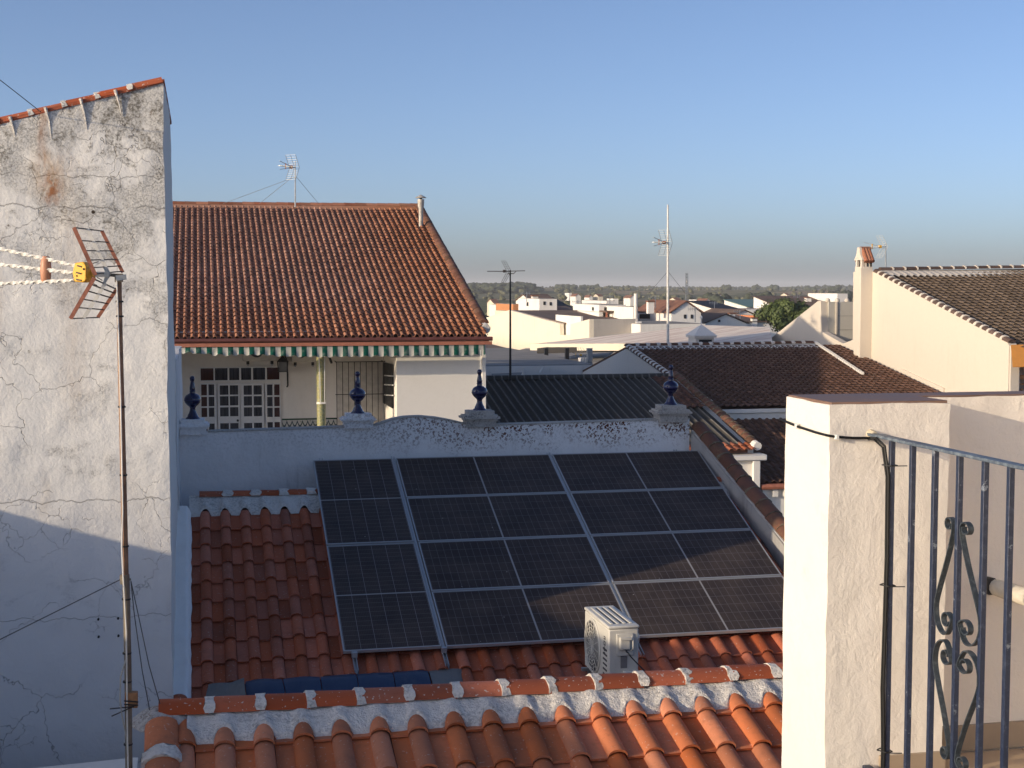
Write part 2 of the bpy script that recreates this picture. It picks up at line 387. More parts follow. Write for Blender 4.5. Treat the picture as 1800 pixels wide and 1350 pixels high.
def old_wall():
    """the big blind wall: limewash with black lichen speckle, hair cracks, a rust run and pock marks"""
    n = N('cracked_limewash'); p = n.pos(); X = n.xyz(p)
    x, z = X[0], X[2]
    warp = n.vm('ADD', p, n.vm('MULTIPLY', n.noise(p, 2.2, 4, 0.6, out='Color'), (0.5, 0.5, 0.5)))
    c = n.mix(n.noise(p, 1.1, 5, 0.6), (0.82, 0.80, 0.75), (0.89, 0.87, 0.82))
    # ochre bleaching low-contrast areas
    c = n.mix(n.mr(n.noise(n.vm('MULTIPLY', p, (2.2, 2, 0.6)), 1.3, 4), 0.55, 0.75, 0, 0.35), c, (0.58, 0.50, 0.40))
    # lichen speckle: fine grains gathered into broad patches, heavier to the top right
    patch = n.noise(n.vm('MULTIPLY', p, (1.0, 1.0, 1.35)), 1.55, 6, 0.68, 0.6)
    up = n.mr(n.ma('ADD', z, n.ma('MULTIPLY', x, 0.5)), -1.9, 1.4, -0.10, 0.09, False)
    grain = n.noise(p, 55, 4, 0.75)
    pf = n.mr(n.ma('ADD', patch, up), 0.47, 0.60)
    c = n.mix(n.ma('MULTIPLY', pf, n.mr(grain, 0.44, 0.60, 0.2, 0.64)), c, (0.20, 0.19, 0.17))
    pf2 = n.mr(n.ma('ADD', n.noise(p, 3.4, 5, 0.7, 1.2), up), 0.555, 0.68)
    c = n.mix(n.ma('MULTIPLY', pf2, n.mr(n.noise(p, 36, 3, 0.7), 0.42, 0.60, 0.2, 0.8)), c, (0.115, 0.10, 0.075))
    # duller, bluer white low down
    c = n.mix(n.mr(n.ma('ADD', z, n.ma('MULTIPLY', n.noise(p, 2.0, 4), 0.5)), -1.6, -2.3, 0, 0.55), c, (0.70, 0.70, 0.71))
    # cracks
    cr = n.vor(warp, 1.35, 'DISTANCE_TO_EDGE'); cm = n.mr(n.noise(p, 0.9, 2), 0.44, 0.56)
    k1 = n.ma('MULTIPLY', n.mr(cr, 0.005, 0.001), cm)
    warp2 = n.vm('ADD', p, n.vm('MULTIPLY', n.noise(p, 5, 3, 0.6, out='Color'), (0.22, 0.22, 0.22)))
    k2 = n.ma('MULTIPLY', n.mr(n.vor(warp2, 3.6, 'DISTANCE_TO_EDGE'), 0.012, 0.002), n.ma('MULTIPLY', n.mr(n.noise(n.vm('ADD', p, (7, 3, 1)), 1.3, 2), 0.52, 0.60), 0.75))
    wob = n.ma('MULTIPLY', n.ma('SUBTRACT', n.noise(n.vm('MULTIPLY', p, (1, 0, 0)), 3.2, 5, 0.6), 0.5), 0.22)
    hl = None
    for zz, w in ((-2.02, 0.006), (0.76, 0.0065), (1.05, 0.004), (-3.15, 0.004)):
        d = n.ma('ABSOLUTE', n.ma('SUBTRACT', n.ma('ADD', z, wob), zz))
        q = n.mr(d, w, w * 0.4)
        hl = q if hl is None else n.ma('MAXIMUM', hl, q)
    hl = n.ma('MULTIPLY', hl, n.mr(n.noise(p, 2.5, 3), 0.35, 0.5, 0.25, 1))
    k = n.ma('MAXIMUM', n.ma('MAXIMUM', k1, k2), hl)
    c = n.mix(n.ma('MULTIPLY', k, 0.5), c, (0.15, 0.13, 0.11))
    # rust run under the eaves near x = -1.35
    def gauss(cx, sx, z0, z1, soft):
        dx = n.ma('DIVIDE', n.ma('SUBTRACT', n.ma('ADD', x, n.ma('MULTIPLY', n.ma('SUBTRACT', n.noise(p, 3, 3), 0.5), 0.10)), cx), sx)
        g = n.ma('EXPONENT', n.ma('MULTIPLY', n.ma('MULTIPLY', dx, dx), -1.0))
        return n.ma('MULTIPLY', g, n.ma('MULTIPLY', n.mr(z, z0 - soft, z0 + soft), n.mr(z, z1 + soft, z1 - soft)))
    fr = n.mr(n.noise(n.vm('MULTIPLY', p, (6, 1, 1)), 3.0, 4), 0.3, 0.65, 0.35, 1)
    c = n.mix(n.ma('MULTIPLY', n.ma('MULTIPLY', gauss(-1.42, 0.035, 1.15, 1.66, 0.1), fr), 0.75), c, (0.36, 0.16, 0.06))
    c = n.mix(n.ma('MULTIPLY', n.ma('MULTIPLY', gauss(-1.33, 0.16, 0.85, 1.25, 0.12), fr), 0.55), c, (0.52, 0.33, 0.17))
    c = n.mix(n.ma('MULTIPLY', n.ma('MULTIPLY', gauss(-1.34, 0.07, 0.80, 1.05, 0.1), n.mr(n.noise(p, 14, 4), 0.35, 0.6)), 0.9), c, (0.38, 0.14, 0.045))
    c = n.mix(n.ma('MULTIPLY', n.ma('MULTIPLY', gauss(-1.18, 0.13, -1.2, 0.75, 0.3), fr), 0.25), c, (0.56, 0.40, 0.25))
    # pocks and orange lichen spots near the corner
    po = n.vor(p, 2.4); pr = n.vor(p, 2.4, out='Color')
    c = n.mix(n.ma('MULTIPLY', n.mr(po, 0.055, 0.040), n.mr(n.xyz(pr)[0], 0.55, 0.6)), c, (0.06, 0.045, 0.035))
    po2 = n.vor(n.vm('ADD', p, (3.3, 1, 2)), 4.2)
    c = n.mix(n.ma('MULTIPLY', n.mr(po2, 0.20, 0.13), n.ma('MULTIPLY', n.mr(x, -0.46, -0.34), n.mr(z, 0.1, 0.5))), c, (0.25, 0.08, 0.025))
    h = n.ma('ADD', n.noise(p, 2.5, 5, 0.6), n.ma('ADD', n.ma('MULTIPLY', n.noise(p, 22, 5, 0.7), 0.22), n.ma('MULTIPLY', k, -0.35)))
    n.bump(h, 0.75, 0.03)
    return n.done(c, 0.93, spec=0.12)
M_OLDWALL = old_wall()

def stucco(name, base, sheen=0.0):
    n = N(name); p = n.pos()
    v = n.noise(p, 26, 6, 0.62, 0.6); w = n.noise(n.vm('MULTIPLY', p, (1, 1, 0.45)), 9, 5, 0.6, 1.0)
    fine = n.noise(p, 110, 3)
    c = n.mix(n.mr(n.noise(p, 2.3, 5, 0.6), 0.5, 0.78, 0, 0.22), base, (0.66, 0.58, 0.48))
    c = n.mix(n.mr(n.noise(p, 7, 5, 0.65), 0.57, 0.75, 0, 0.25), c, (0.50, 0.44, 0.37))
    n.bump(n.ma('ADD', n.ma('ADD', v, n.ma('MULTIPLY', w, 1.3)), n.ma('MULTIPLY', fine, 0.2)), 0.42, 0.010)
    return n.done(c, 0.8, spec=0.25)
M_STUCCO = stucco('painted_render', (0.84, 0.78, 0.69))

# ---------------------------------------------------------------- the house with the blind wall, left
hx = -0.315
wall_top = lambda x: 1.94 + 0.287 * (x - hx)
lh = thing('blind_wall_house', (-4.5, 14, GROUND), 'tall white house with cracked stained blind wall and red verge tiles at the left', 'house')
mb = MB()
def fwall(u, v):
    s = -9.0 + (9.0 + hx) * u; x, y = s, 14.0
    zt = wall_top(x); z = -7.0 + (zt + 7.0) * v
    p = Vector((x, y, z)); q = noise.noise_vector(p * 1.3) * .015 + noise.noise_vector(p * 5) * .008
    return p + (q if v < .999 else Vector((q.x, q.y, 0)))
NU, NV = 250, 140
seg = 15.685 / NU
mb.grid(fwall, NU, NV)
wall_o = mb.build('wall', M_OLDWALL, lh, ang=60)
def swall(u, v):
    y = 14.0 + 3.5 * u; zt = wall_top(hx); z = -7.0 + (zt + 7.0) * v; p = Vector((hx, y, z)); q = noise.noise_vector(p * 1.3) * .015 + noise.noise_vector(p * 5) * .008
    return p + (q if v < .999 else Vector((q.x, q.y, 0)))
MB().grid(swall, 50, 140).build('side_wall', M_WHITE, lh, ang=60)
MB().slab([(-9, 14.06, GROUND), (hx - .03, 14.06, GROUND), (hx - .03, 14.06, wall_top(hx) - .03), (-9, 14.06, wall_top(-9) - .03)], (0, 3.42, 0)).build('wall_core', M_OLDWALL, lh, smooth=False)
rough_box(-9, hx + .02, 17.5, 22.0, -5, -.86, .15, .02, 3).build('rear_wing', M_WHITE2, lh, ang=70)
rf = MB().slab([(-9, 13.99, wall_top(-9) + .0), (hx + .01, 13.99, wall_top(hx)), (hx + .01, 13.99, wall_top(hx) + .035), (-9, 13.99, wall_top(-9) + .035)], (0, 3.5, 0)).build('roof', M_BRICK, lh, smooth=False)
cover_row(rf, [(-9, 14.06, wall_top(-9) + .005), (hx - .0, 14.06, wall_top(hx) + .005)], .075, .315, M_BRICK, M_MORTAR, .05, 'verge_tile', gap=.004, over=.0)
for k in range(9):   # trowelled drips of mortar below each joint
    x = hx - .42 - k * .315; z = wall_top(x)
    MB().tube([(x - .02, 13.975, z + .04), (x + .012, 13.99, z - .08), (x + .035, 13.998, z - .20 - .05 * (k % 3))], [.017, .009, .003], 6).build('mortar_drip', M_MORTAR, lh)
# wing of the neighbour to the left, outside the picture: it throws the shade over the near roofs
nh = thing('neighbour_house', (-8, 6, GROUND), 'long low white house to the left of the near roofs', 'house')
prof = [(-2.0, -1.16), (5.0, -1.14), (5.9, -1.07), (6.9, -.95), (8.0, -1.0), (9.4, -1.06), (10.5, -1.38), (11.9, -1.50), (12.7, -1.38), (13.3, -1.23), (13.9, -1.22)]
MB().slab([(-5, y, z) for y, z in prof] + [(-5, 13.9, GROUND), (-5, -2, GROUND)], (-6, 0, 0)).build('wall', M_WHITE2, nh, smooth=False)

# ---------------------------------------------------------------- the tiled roof with the solar panels
t_ = R(21.43); U1 = Vector((0, math.cos(t_), math.sin(t_))); N1 = Vector((0, -math.sin(t_), math.cos(t_)))
P0 = Vector((1.394, 14.62, -3.774)); Q0 = P0 - N1 * 0.16
EX = 0.38
eave = Vector((-.162, 17.60, -2.775)) - U1 * (14 * EX)
ph = thing('solar_roof_house', (3, 15, GROUND), 'low white house whose red tiled roof carries the solar panels', 'house')
sl = MB().slab([eave + Vector((-.02, 0, -.05)), eave + Vector((7.05, 0, -.05)), eave + Vector((7.05, 0, -.05)) + U1 * 5.55, eave + Vector((-.02, 0, -.05)) + U1 * 5.55], (0, 0, -.08)).build('roof', M_UNDER, ph, smooth=False)
def under_panels(c, r, p): return 1.394 + .35 < p.x < 6.4 and r > 6 + 0
def key(c): 
    q = c[2]; hid = (1.6 < q.x < 6.3 and q.y > 14.9)
    return q.length + (100 if hid else 0)
tile_roof(sl, eave, (1, 0, 0), U1, 29, 14, .24, EX, M_TERRA, .125, .055, 210, mode=key, sag=.02)
# mortared ridge behind the tiles
def scallop(x0, w, rw, x):
    f = ((x - x0) % w) - (w - rw)
    return math.sin(math.pi * f / rw) ** .55 if 0 < f < rw else 0.0
def mortar_band(parent, x0, x1, yr, zr, ye, ze, tx0, w, rw, mat, dip=.07, name='ridge_mortar', h=.05, step=.02):
    nx = int((x1 - x0) / step)
    def fn(u, v):
        x = x0 + (x1 - x0) * u; s = scallop(tx0, w, rw, x)
        yl = ye + dip * s - .02; zl = ze + (zr - ze) * ((yl - ye) / (yr - ye))
        zl += h * s + .012
        y = yr + (yl - yr) * v; z = zr + (zl - zr) * v
        z += .010 * math.sin(math.pi * min(1, v * 1.05)) * (1 - .3 * s)
        if v > .93: z -= .03
        p = Vector((x, y, z)); return p + noise.noise_vector(p * 7) * .006 + noise.noise_vector(p * 22) * .005
    return MB().grid(fn, nx, 14).build(name, mat, parent, ang=80)
mortar_band(ph, -.17, 6.8, 17.93, -2.56, 17.60, -2.745, -.162, .24, .125, M_MORTAR, h=.045)
MB().slab([(-.17, 17.93, -2.57), (-.17, 18.75, -2.95), (-.17, 18.75, -3.1), (-.17, 17.93, -2.8)], (7, 0, 0)).build('rear_slope', M_UNDER, ph, smooth=False)
cover_row(ph, [(-.05, 17.94, -2.58), (6.8, 17.94, -2.58)], .085, .35, M_BRICK, M_MORTAR, .12, 'ridge_tile', squash=.7)
# rendered kerb along the blind wall
def kerb(u, v):
    s = u * 4.1; p = eave + Vector((0, 0, 0)) + U1 * (s + 5.32 - 4.1)
    x = -.33 + .185 * v
    z = p.z + (.12 if v < .8 else .12 - (v - .8) * .5) + .015
    q = Vector((x, p.y, z)); return q + noise.noise_vector(q * 6) * .014
MB().grid(kerb, 90, 8).build('kerb', plaster('kerb_limewash', (0.90, 0.88, 0.84), .08, .4, 16), ph, ang=80)
MB().box(-.33, -.16, 13.0, 14.3, -6, -4.15).build('kerb_end', M_WHITE2, ph)
cover_row(ph, [(-.27, 12.9, -4.42), (-.27, 14.05, -4.02)], .085, .34, M_BRICK, M_MORTAR, .03, 'kerb_tile')
MB().box(-.3, 7.1, 12.9, 18.7, GROUND, -4.75).build('wall', M_WHITE2, ph, smooth=False)

# parapet wall with pedestals
def speck_wall():
    n = N('lichened_limewash'); p = n.pos(); X = n.xyz(p)
    c = n.mix(n.mr(n.noise(p, 1.6, 5, 0.65), 0.35, 0.75), (0.90, 0.89, 0.88), (0.80, 0.79, 0.78))
    nearx = n.mr(X[0], 1.0, 4.0); top = n.mr(n.ma('ADD', X[2], n.ma('MULTIPLY', n.noise(p, 2.5, 3), 0.35)), -2.1, -1.75)
    c = n.mix(n.ma('MULTIPLY', n.mr(n.noise(p, 30, 4, 0.7), 0.48, 0.62), n.ma('MULTIPLY', top, n.mr(X[0], -1, 2, 0.12, 0.30))), c, (0.18, 0.17, 0.15))
    sp = n.vor(n.vm('ADD', p, n.vm('MULTIPLY', n.noise(p, 20, 2, out='Color'), (.09, .09, .09))), 27)
    dens = n.mr(n.noise(p, 2.2, 3), 0.36, 0.5)
    c = n.mix(n.ma('MULTIPLY', n.mr(sp, 0.46, 0.36), n.ma('MULTIPLY', n.ma('MULTIPLY', nearx, top), dens)), c, (0.13, 0.045, 0.02))
    c = n.mix(n.ma('MULTIPLY', n.mr(n.noise(p, 6, 4), 0.48, 0.6), n.ma('MULTIPLY', n.mr(X[2], -1.83, -1.68), nearx)), c, (0.17, 0.07, 0.025))
    c = n.mix(n.mr(n.noise(n.vm('MULTIPLY', p, (4, 4, .5)), 2, 4), 0.56, 0.75, 0, 0.4), c, (0.56, 0.55, 0.54))
    n.bump(n.noise(p, 13, 5, 0.6), 0.5, 0.02)
    return n.done(c, 0.92, spec=0.15)
M_SPECK = speck_wall()
YP = 18.8
pw = thing('parapet_wall', (3, YP + .1, GROUND), 'white lichened parapet wall with stepped pedestals behind the solar panels', 'wall')
top = [ony(u, v, YP) for u, v in ((314, 752), (366, 760), (600, 752), (660, 748))]
arch = [ony(u, v, YP) for u, v in ((660, 749), (672, 745), (690, 738.5), (712, 734.5), (740, 733.5), (768, 736), (795, 741), (820, 747), (875, 748), (1000, 744), (1212, 737))]
pts = [(p.x, YP, p.z) for p in top[:3] + arch]
xR = pts[-1][0]
poly = [(pts[0][0] - .03, YP, -3.9)] + [(pts[0][0] - .03, YP, pts[0][2])] + pts[1:] + [(xR, YP, -3.9)]
MB().slab(poly, (0, .16, 0)).build('wall', M_SPECK, pw, ang=25)
cp = MB()
for a, b in zip(pts[1:-1], pts[2:]):
    cp.slab([(a[0], YP - .012, a[2]), (b[0], YP - .012, b[2]), (b[0], YP - .012, b[2] + .018), (a[0], YP - .012, a[2] + .018)], (0, .19, 0))
cp.build('coping', M_MORTAR_OLD, pw, smooth=False)
def pedestal(uc, vt, vb, wt, left=False):
    c = ony(uc, vt, YP); d = ony(uc, vb, YP); h = (c.z - d.z); mb = MB(); cx = c.x; cy = YP + .08
    for f0, f1, w in ((0, .38, wt * .80), (.38, .52, wt * .86), (.52, .63, wt), (.63, .74, wt * .9), (.74, 1, wt * .72)):
        mb.add(*(lambda b_: (b_.v, b_.f))(rough_box(cx - w / 2, cx + w / 2, cy - w / 2 * .8, cy + w / 2 * .8, d.z + h * f0, d.z + h * f1 - (.0 if f1 == 1 else -.001), .05, .008, 14)))
    mb.build('pedestal', M_MORTAR_OLD if not left else M_SPECK, pw, ang=40)
    return Vector((cx, cy, c.z))
ped = [pedestal(339, 737, 764, .42, True), pedestal(630, 727, 752, .46, True), pedestal(845, 722, 750, .50), pedestal(1182, 712, 742, .50)]

# cobalt glazed finials, one on each pedestal
n = N('cobalt_glaze'); n.done((0.006, 0.006, 0.05), 0.12); n.b.inputs['Coat Weight'].default_value = 0.5; M_COBALT = n.m
n = N('cobalt_glaze_band'); n.done((0.05, 0.055, 0.15), 0.2); M_COBALT2 = n.m
fp = [(.118, 0), (.116, .012), (.088, .03), (.082, .05), (.060, .085), (.047, .118), (.044, .145), (.056, .165), (.092, .19), (.125, .225), (.136, .255), (.132, .285), (.110, .318), (.075, .338), (.046, .352), (.044, .372), (.052, .378), (.042, .39), (.046, .402), (.046, .425), (.030, .50), (.026, .512), (.034, .522), (.042, .545), (.040, .562), (.024, .582), (.002, .586)]
fp = [(r * .80, z * .95) for r, z in fp]
fin = thing('glazed_finial', tuple(ped[0]), '', 'finial', 'cobalt blue finials on the parapet')
b0 = ORIG['glazed_finial']
MB().lathe(fp, b0, 24).build('urn', M_COBALT, fin, ang=50)
MB().lathe([(.1090, .238), (.1100, .242), (.1090, .246)], b0, 24).build('band', M_COBALT2, fin)
FL = ['cobalt blue ceramic finial at the left end of the parapet, before the french doors', 'cobalt blue ceramic finial in front of the barred window bay, beside the arched coping',
      'cobalt blue ceramic finial before the sunlit house wall, right of the arched coping', 'cobalt blue ceramic finial on the lichened right-hand pedestal before the brown tiled roof']
fin['label'] = FL[0]
for k in (1, 2, 3):
    f2 = copy_tree(fin, None, tuple(ped[k])); f2['label'] = FL[k]
    f2.scale = (1, 1, (1.0, 1.0, 1.0, 1.0)[k])

M_MOSSMORTAR = mortar('mossy_mortar', (0.22, 0.18, 0.13), (0.05, 0.045, 0.03), 0.9, 0.8)
# side parapet running down the right verge, capped with old round tiles
A = ony(1214, 752, 18.84); A.x = 6.80; B_ = onx(1366, 918, 7.02); slope = (A.z - B_.z) / (A.y - B_.y)
C_ = A.lerp(B_, (A.y - 12.8) / (A.y - B_.y)); AX_ = lambda y: A.x + (B_.x - A.x) * (A.y - y) / (A.y - B_.y) - .12
sp_ = thing('side_parapet', (7.0, 16, GROUND), 'sloping parapet right of the solar panels capped with mossy round tiles', 'wall')
def sfn(u, v):
    y = A.y + (C_.y - A.y) * u; zt = A.z - .03 + (C_.z - A.z) * u
    z = zt - 1.2 * v; p = Vector((AX_(y), y, z)); return p + noise.noise_vector(p * 5) * .012
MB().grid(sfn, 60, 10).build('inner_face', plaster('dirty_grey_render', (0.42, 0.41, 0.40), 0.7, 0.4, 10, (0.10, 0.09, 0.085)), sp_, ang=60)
MB().slab([(AX_(A.y) + .02, A.y, A.z - .03), (AX_(C_.y) + .02, C_.y, C_.z - .03), (AX_(C_.y) + .02, C_.y, GROUND), (AX_(A.y) + .02, A.y, GROUND)], (.2, 0, 0)).build('wall', M_WHITE2, sp_, smooth=False)
cover_row(sp_, [C_, A], .115, .30, M_MOSSTILE, M_MOSSMORTAR, .03, 'coping_tile', n=8, squash=.85, mr_=1.04)

# ---------------------------------------------------------------- solar panels on rails
def panel_mat(portrait):
    n = N('solar_cells_portrait' if portrait else 'solar_cells'); p = n.obj(); X = n.xyz(p)
    W, H = 2.08, 1.035; mg = .022
    def line(c, n_, L0, L1, w, off=0.0):
        s = (L1 - L0) / n_
        f = n.ma('FRACT', n.ma('ADD', n.ma('DIVIDE', n.ma('SUBTRACT', c, L0), s), off))
        d = n.ma('MULTIPLY', n.ma('MINIMUM', f, n.ma('SUBTRACT', 1.0, f)), s)
        return n.mr(d, w, w * .5)
    gx = line(X[0], 24, mg, W - mg, .0036); gy = line(X[1], 6, mg, H - mg, .0042)
    mid = n.mr(n.ma('ABSOLUTE', n.ma('SUBTRACT', X[0], W / 2)), .012, .009)
    g = n.ma('MAXIMUM', gx, gy)
    bus = line(X[1], 6 * (9 if portrait else 9), mg, H - mg, .0012)
    cell = n.mix(n.noise(p, 2.0, 2), (0.002, 0.003, 0.010), (0.004, 0.0055, 0.014))
    c = n.mix(n.ma('MULTIPLY', bus, 0.22 if portrait else 0.07), cell, (0.22, 0.24, 0.28))
    c = n.mix(n.ma('MULTIPLY', g, 0.30), c, (0.30, 0.31, 0.34))
    if portrait:
        c = n.mix(n.ma('MULTIPLY', gy, 0.35), c, (0.30, 0.31, 0.35))
    c = n.mix(n.ma('MULTIPLY', mid, 0.75), c, (0.42, 0.43, 0.44))
    wp = n.pos()
    dust = n.mr(n.noise(wp, 2.4, 5, 0.65), 0.30, 0.75, 0.10, 0.18)
    c = n.mix(dust, c, (0.44, 0.33, 0.25))
    spk = n.ma('MULTIPLY', n.mr(n.vor(wp, 5.2), 0.055, 0.03), n.mr(n.xyz(n.vor(wp, 5.2, out='Color'))[0], 0.55, 0.6))
    c = n.mix(n.ma('MULTIPLY', spk, 0.5), c, (0.55, 0.54, 0.5))
    n.done(c, n.mr(n.noise(wp, 3, 4), .3, .7, .28, .4), spec=0.06)
    return n.m
M_CELL = panel_mat(False); M_CELLP = panel_mat(True)
n = N('panel_frame'); n.done((0.48, 0.49, 0.50), 0.4, 0.4); M_FRAME = n.m
def panel_mesh(cell):
    W, H = 2.08, 1.035; fr = MB(); w, t = .014, .035
    for b in ((0, W, 0, w), (0, W, H - w, H), (0, w, w, H - w), (W - w, W, w, H - w)): fr.box(b[0], b[1], b[2], b[3], -t, 0)
    gl = MB().add([(w, w, -.004), (W - w, w, -.004), (W - w, H - w, -.004), (w, H - w, -.004)], [(0, 1, 2, 3)]); gl.box(w, W - w, w, H - w, -.012, -.006)
    return fr.mesh('frame', M_FRAME, False), gl.mesh('cell_sheet', cell, False)
ml = panel_mesh(M_CELL); mp = panel_mesh(M_CELLP)
Bp = basis((1, 0, 0), U1)
rowname = ['bottom', 'second from bottom', 'second from top', 'top']
def place_panel(a, b, portrait, label):
    loc = P0 + Vector((a * 1.06 + .03, 0, 0)) + U1 * (b * 1.06)
    if portrait: loc = P0 + Vector((1.042, 0, 0)) + U1 * (b * 1.06)
    root = thing('solar_module', loc, label, 'solar panel', 'solar panels on the tiled roof')
    M = Bp.to_4x4() @ (Matrix.Rotation(math.pi / 2, 4, 'Z') if portrait else Matrix.Identity(4))
    for me, nm in zip(mp if portrait else ml, ('frame', 'cell_sheet')):
        o = bpy.data.objects.new(nm, me); COL.objects.link(o); o.parent = root; o.matrix_local = M
for k in (0, 1): place_panel(0, 2 * k + .01, True, 'upright solar panel at the left end of the array, the %s of the two' % ('lower', 'upper')[k])
for k in range(4):
    place_panel(1, k, False, 'solar panel lying lengthwise in the middle column, %s row' % rowname[k])
    place_panel(3, k, False, 'solar panel lying lengthwise in the right column, %s row' % rowname[k])
RLB = ['aluminium mounting rail under the left edge of the upright panels', 'aluminium mounting rail between the upright panels and the middle column', 'aluminium mounting rail between the middle and right panel columns', 'aluminium mounting rail under the right end of the array']
for k, a in enumerate((.12, 1.063, 3.19, 5.0)):
    r0 = P0 + Vector((a * 1.0 if k in (0, 3) else a, 0, 0))
    if k == 1: r0 = P0 + Vector((1.066, 0, 0))
    s0 = r0 - U1 * .26 - N1 * .075; s1 = r0 + U1 * 4.34 - N1 * .06
    rl = thing('mounting_rail', tuple(s0), RLB[k], 'mounting rail', 'rails under the solar panels')
    mb = MB()
    for dx in (-.017, .017): mb.bar(s0 + Vector((dx, 0, 0)), s1 + Vector((dx, 0, 0)), .008, .042, N1)
    mb.bar(s0 - N1 * .02, s1 - N1 * .02, .04, .006, N1); mb.build('rail', M_ALU, rl, smooth=False)
    MB().bar(r0 - U1 * .035 - N1 * .03, r0 - U1 * .005 - N1 * .03, .06, .06, N1).build('end_clamp', M_ALU, rl, smooth=False)
    MB().bar(s0 + U1 * .04 - N1 * .02, s0 + U1 * .04 - N1 * .10, .03, .03).build('roof_hook', M_STEEL, rl, smooth=False)
    if k in (1, 2): MB().bar(r0 - N1 * .022, r0 + U1 * 4.23 - N1 * .022, .030, .01, N1).build('cover_strip', M_FRAME, rl, smooth=False)

# ---------------------------------------------------------------- near roof with its mortared ridge
t2 = R(18.5); U2 = Vector((0, math.cos(t2), math.sin(t2))); N2 = Vector((0, -math.sin(t2), math.cos(t2)))
lip = Vector((-.31, 8.745, -2.835))
e2 = lip - U2 * (6 * EX)
fh = thing('near_roof_house', (3, 7, GROUND), 'house below the terrace with red roof tiles and a mortared ridge', 'house')
s2 = MB().slab([e2 + Vector((.0, 0, -.05)), e2 + Vector((9.3, 0, -.05)), e2 + Vector((9.3, 0, -.05)) + U2 * 2.7, e2 + Vector((.0, 0, -.05)) + U2 * 2.7], (0, 0, -.08)).build('roof', M_UNDER, fh, smooth=False)
M_TERRA2 = terracotta('terracotta_tile_near', (0.60, 0.215, 0.10), (0.50, 0.165, 0.078), g=0.38, white=0.3)
tile_roof(s2, e2, (1, 0, 0), U2, 38, 7, .24, EX, M_TERRA2, .128, .058, 266, n_hi=10)
mortar_band(fh, -.12, 8.9, 9.06, -2.655, 8.79, -2.775, -.31, .24, .128, M_MORTAR, h=.038, dip=.08)
cover_row(fh, [(-.30, 9.085, -2.668), (8.9, 9.085, -2.668)], .112, .32, M_BRICK, M_MORTAR, .06, 'ridge_tile', squash=.60, gap=.012, over=.0, mr_=1.05)
cover_row(fh, [Vector((-.265, 6.3, 0)) + Vector((0, 0, -2.735 - (8.9 - 6.3) * math.tan(t2))), (-.265, 8.93, -2.725)], .105, .33, M_TERRA2, M_MORTAR, .10, 'verge_tile', n=10, squash=.75)
def vm_(u, v):
    y = 9.0 + (6.3 - 9.0) * u; z = -2.70 - (9.0 - y) * math.tan(t2) - .01
    p = Vector((-.17 + .07 * v, y, z + .02 - .04 * v)); return p + noise.noise_vector(p * 12) * .014
MB().grid(vm_, 70, 4).build('verge_mortar', M_MORTAR_OLD, fh, ang=80)
def hub(u, v):
    th = 2 * math.pi * u; ph_ = math.pi / 2 * v; r = .19
    p = Vector((-.25 + r * math.cos(th) * math.cos(ph_) * 1.1, 9.08 + r * math.sin(th) * math.cos(ph_), -2.74 + .11 * math.sin(ph_)))
    return p + noise.noise_vector(p * 11) * .018
MB().grid(hub, 24, 8).build('mortar_knob', M_MORTAR_OLD, fh, ang=80)
MB().slab([(-.36, 9.1, -2.75), (-.36, 12.0, -3.95), (-.36, 12.0, -4.1), (-.36, 9.1, -2.95)], (9.2, 0, 0)).build('rear_slope', M_UNDER, fh, smooth=False)
MB().slab([(-.36, 9.1, -2.80), (-.36, 6.2, -3.85), (-.36, 6.2, GROUND), (-.36, 12.0, GROUND), (-.36, 12.0, -4.1)], (.05, 0, 0)).build('gable_wall', M_WHITE2, fh, smooth=False)
MB().box(-.3, 9, 6.5, 11.9, GROUND, -5).build('wall', M_WHITE2, fh, smooth=False)
lw = thing('low_wall', (-2.5, 12.9, GROUND), 'low white wall with a pale top at the foot of the blind wall', 'wall')
MB().box(-6, -.62, 12.4, 12.75, GROUND, -4.22).build('wall', M_WHITE2, lw, smooth=False)
MB().slab([(-6, 12.36, -4.40), (-.6, 12.36, -4.20), (-.6, 12.36, -4.15), (-6, 12.36, -4.35)], (0, .43, 0)).build('coping', M_WHITE, lw, smooth=False)

# blue tarpaulin lying on the tiles
n = N('blue_tarpaulin'); p = n.pos(); X = n.xyz(p)
c = n.mix(n.noise(p, 6, 4), (0.014, 0.033, 0.085), (0.018, 0.042, 0.10))
c = n.mix(n.mr(n.noise(p, 3, 4, .6, .8), .5, .7, 0, .3), c, (0.12, 0.14, 0.16))
n.bump(n.noise(n.vm('MULTIPLY', p, (6, 1, 1)), 2.2, 4), .35, .03); n.done(c, .4); M_TARP = n.m
n = N('grey_tarpaulin'); p = n.pos(); c = n.mix(n.noise(p, 5, 4), (0.13, 0.13, 0.13), (0.20, 0.20, 0.19)); n.bump(n.noise(n.vm('MULTIPLY', p, (5, 1, 3)), 3, 4), .5, .03); n.done(c, .5); M_TARP2 = n.m
tp = thing('tarpaulin', (1.2, 13.4, -4.3), 'folded blue tarpaulin lying on the red tiles behind the near ridge', 'tarpaulin')
xs = [.38, .76, 1.13, 1.50, 1.87, 2.24]
rz = lambda y: eave.z + (y - eave.y) * math.tan(t_)
def seg_sheet(xa, xb, h0, h1):
    def fn(u, v):
        x = xa + (xb - xa) * u; h = h0 + (h1 - h0) * u
        yy = 14.42 - v * 1.5
        z = rz(yy) + .05 + h * (.75 if v < .12 else 1) * (1 if .02 < v else 0) + .01 * math.sin(u * math.pi)
        q = Vector((x, yy, z)); return q + noise.noise_vector(q * 5) * .012
    return MB().grid(fn, 8, 14)
for k in range(5): seg_sheet(xs[k] + .004, xs[k + 1] - .004, .10, .10).build('tarp_fold', M_TARP, tp, ang=60)
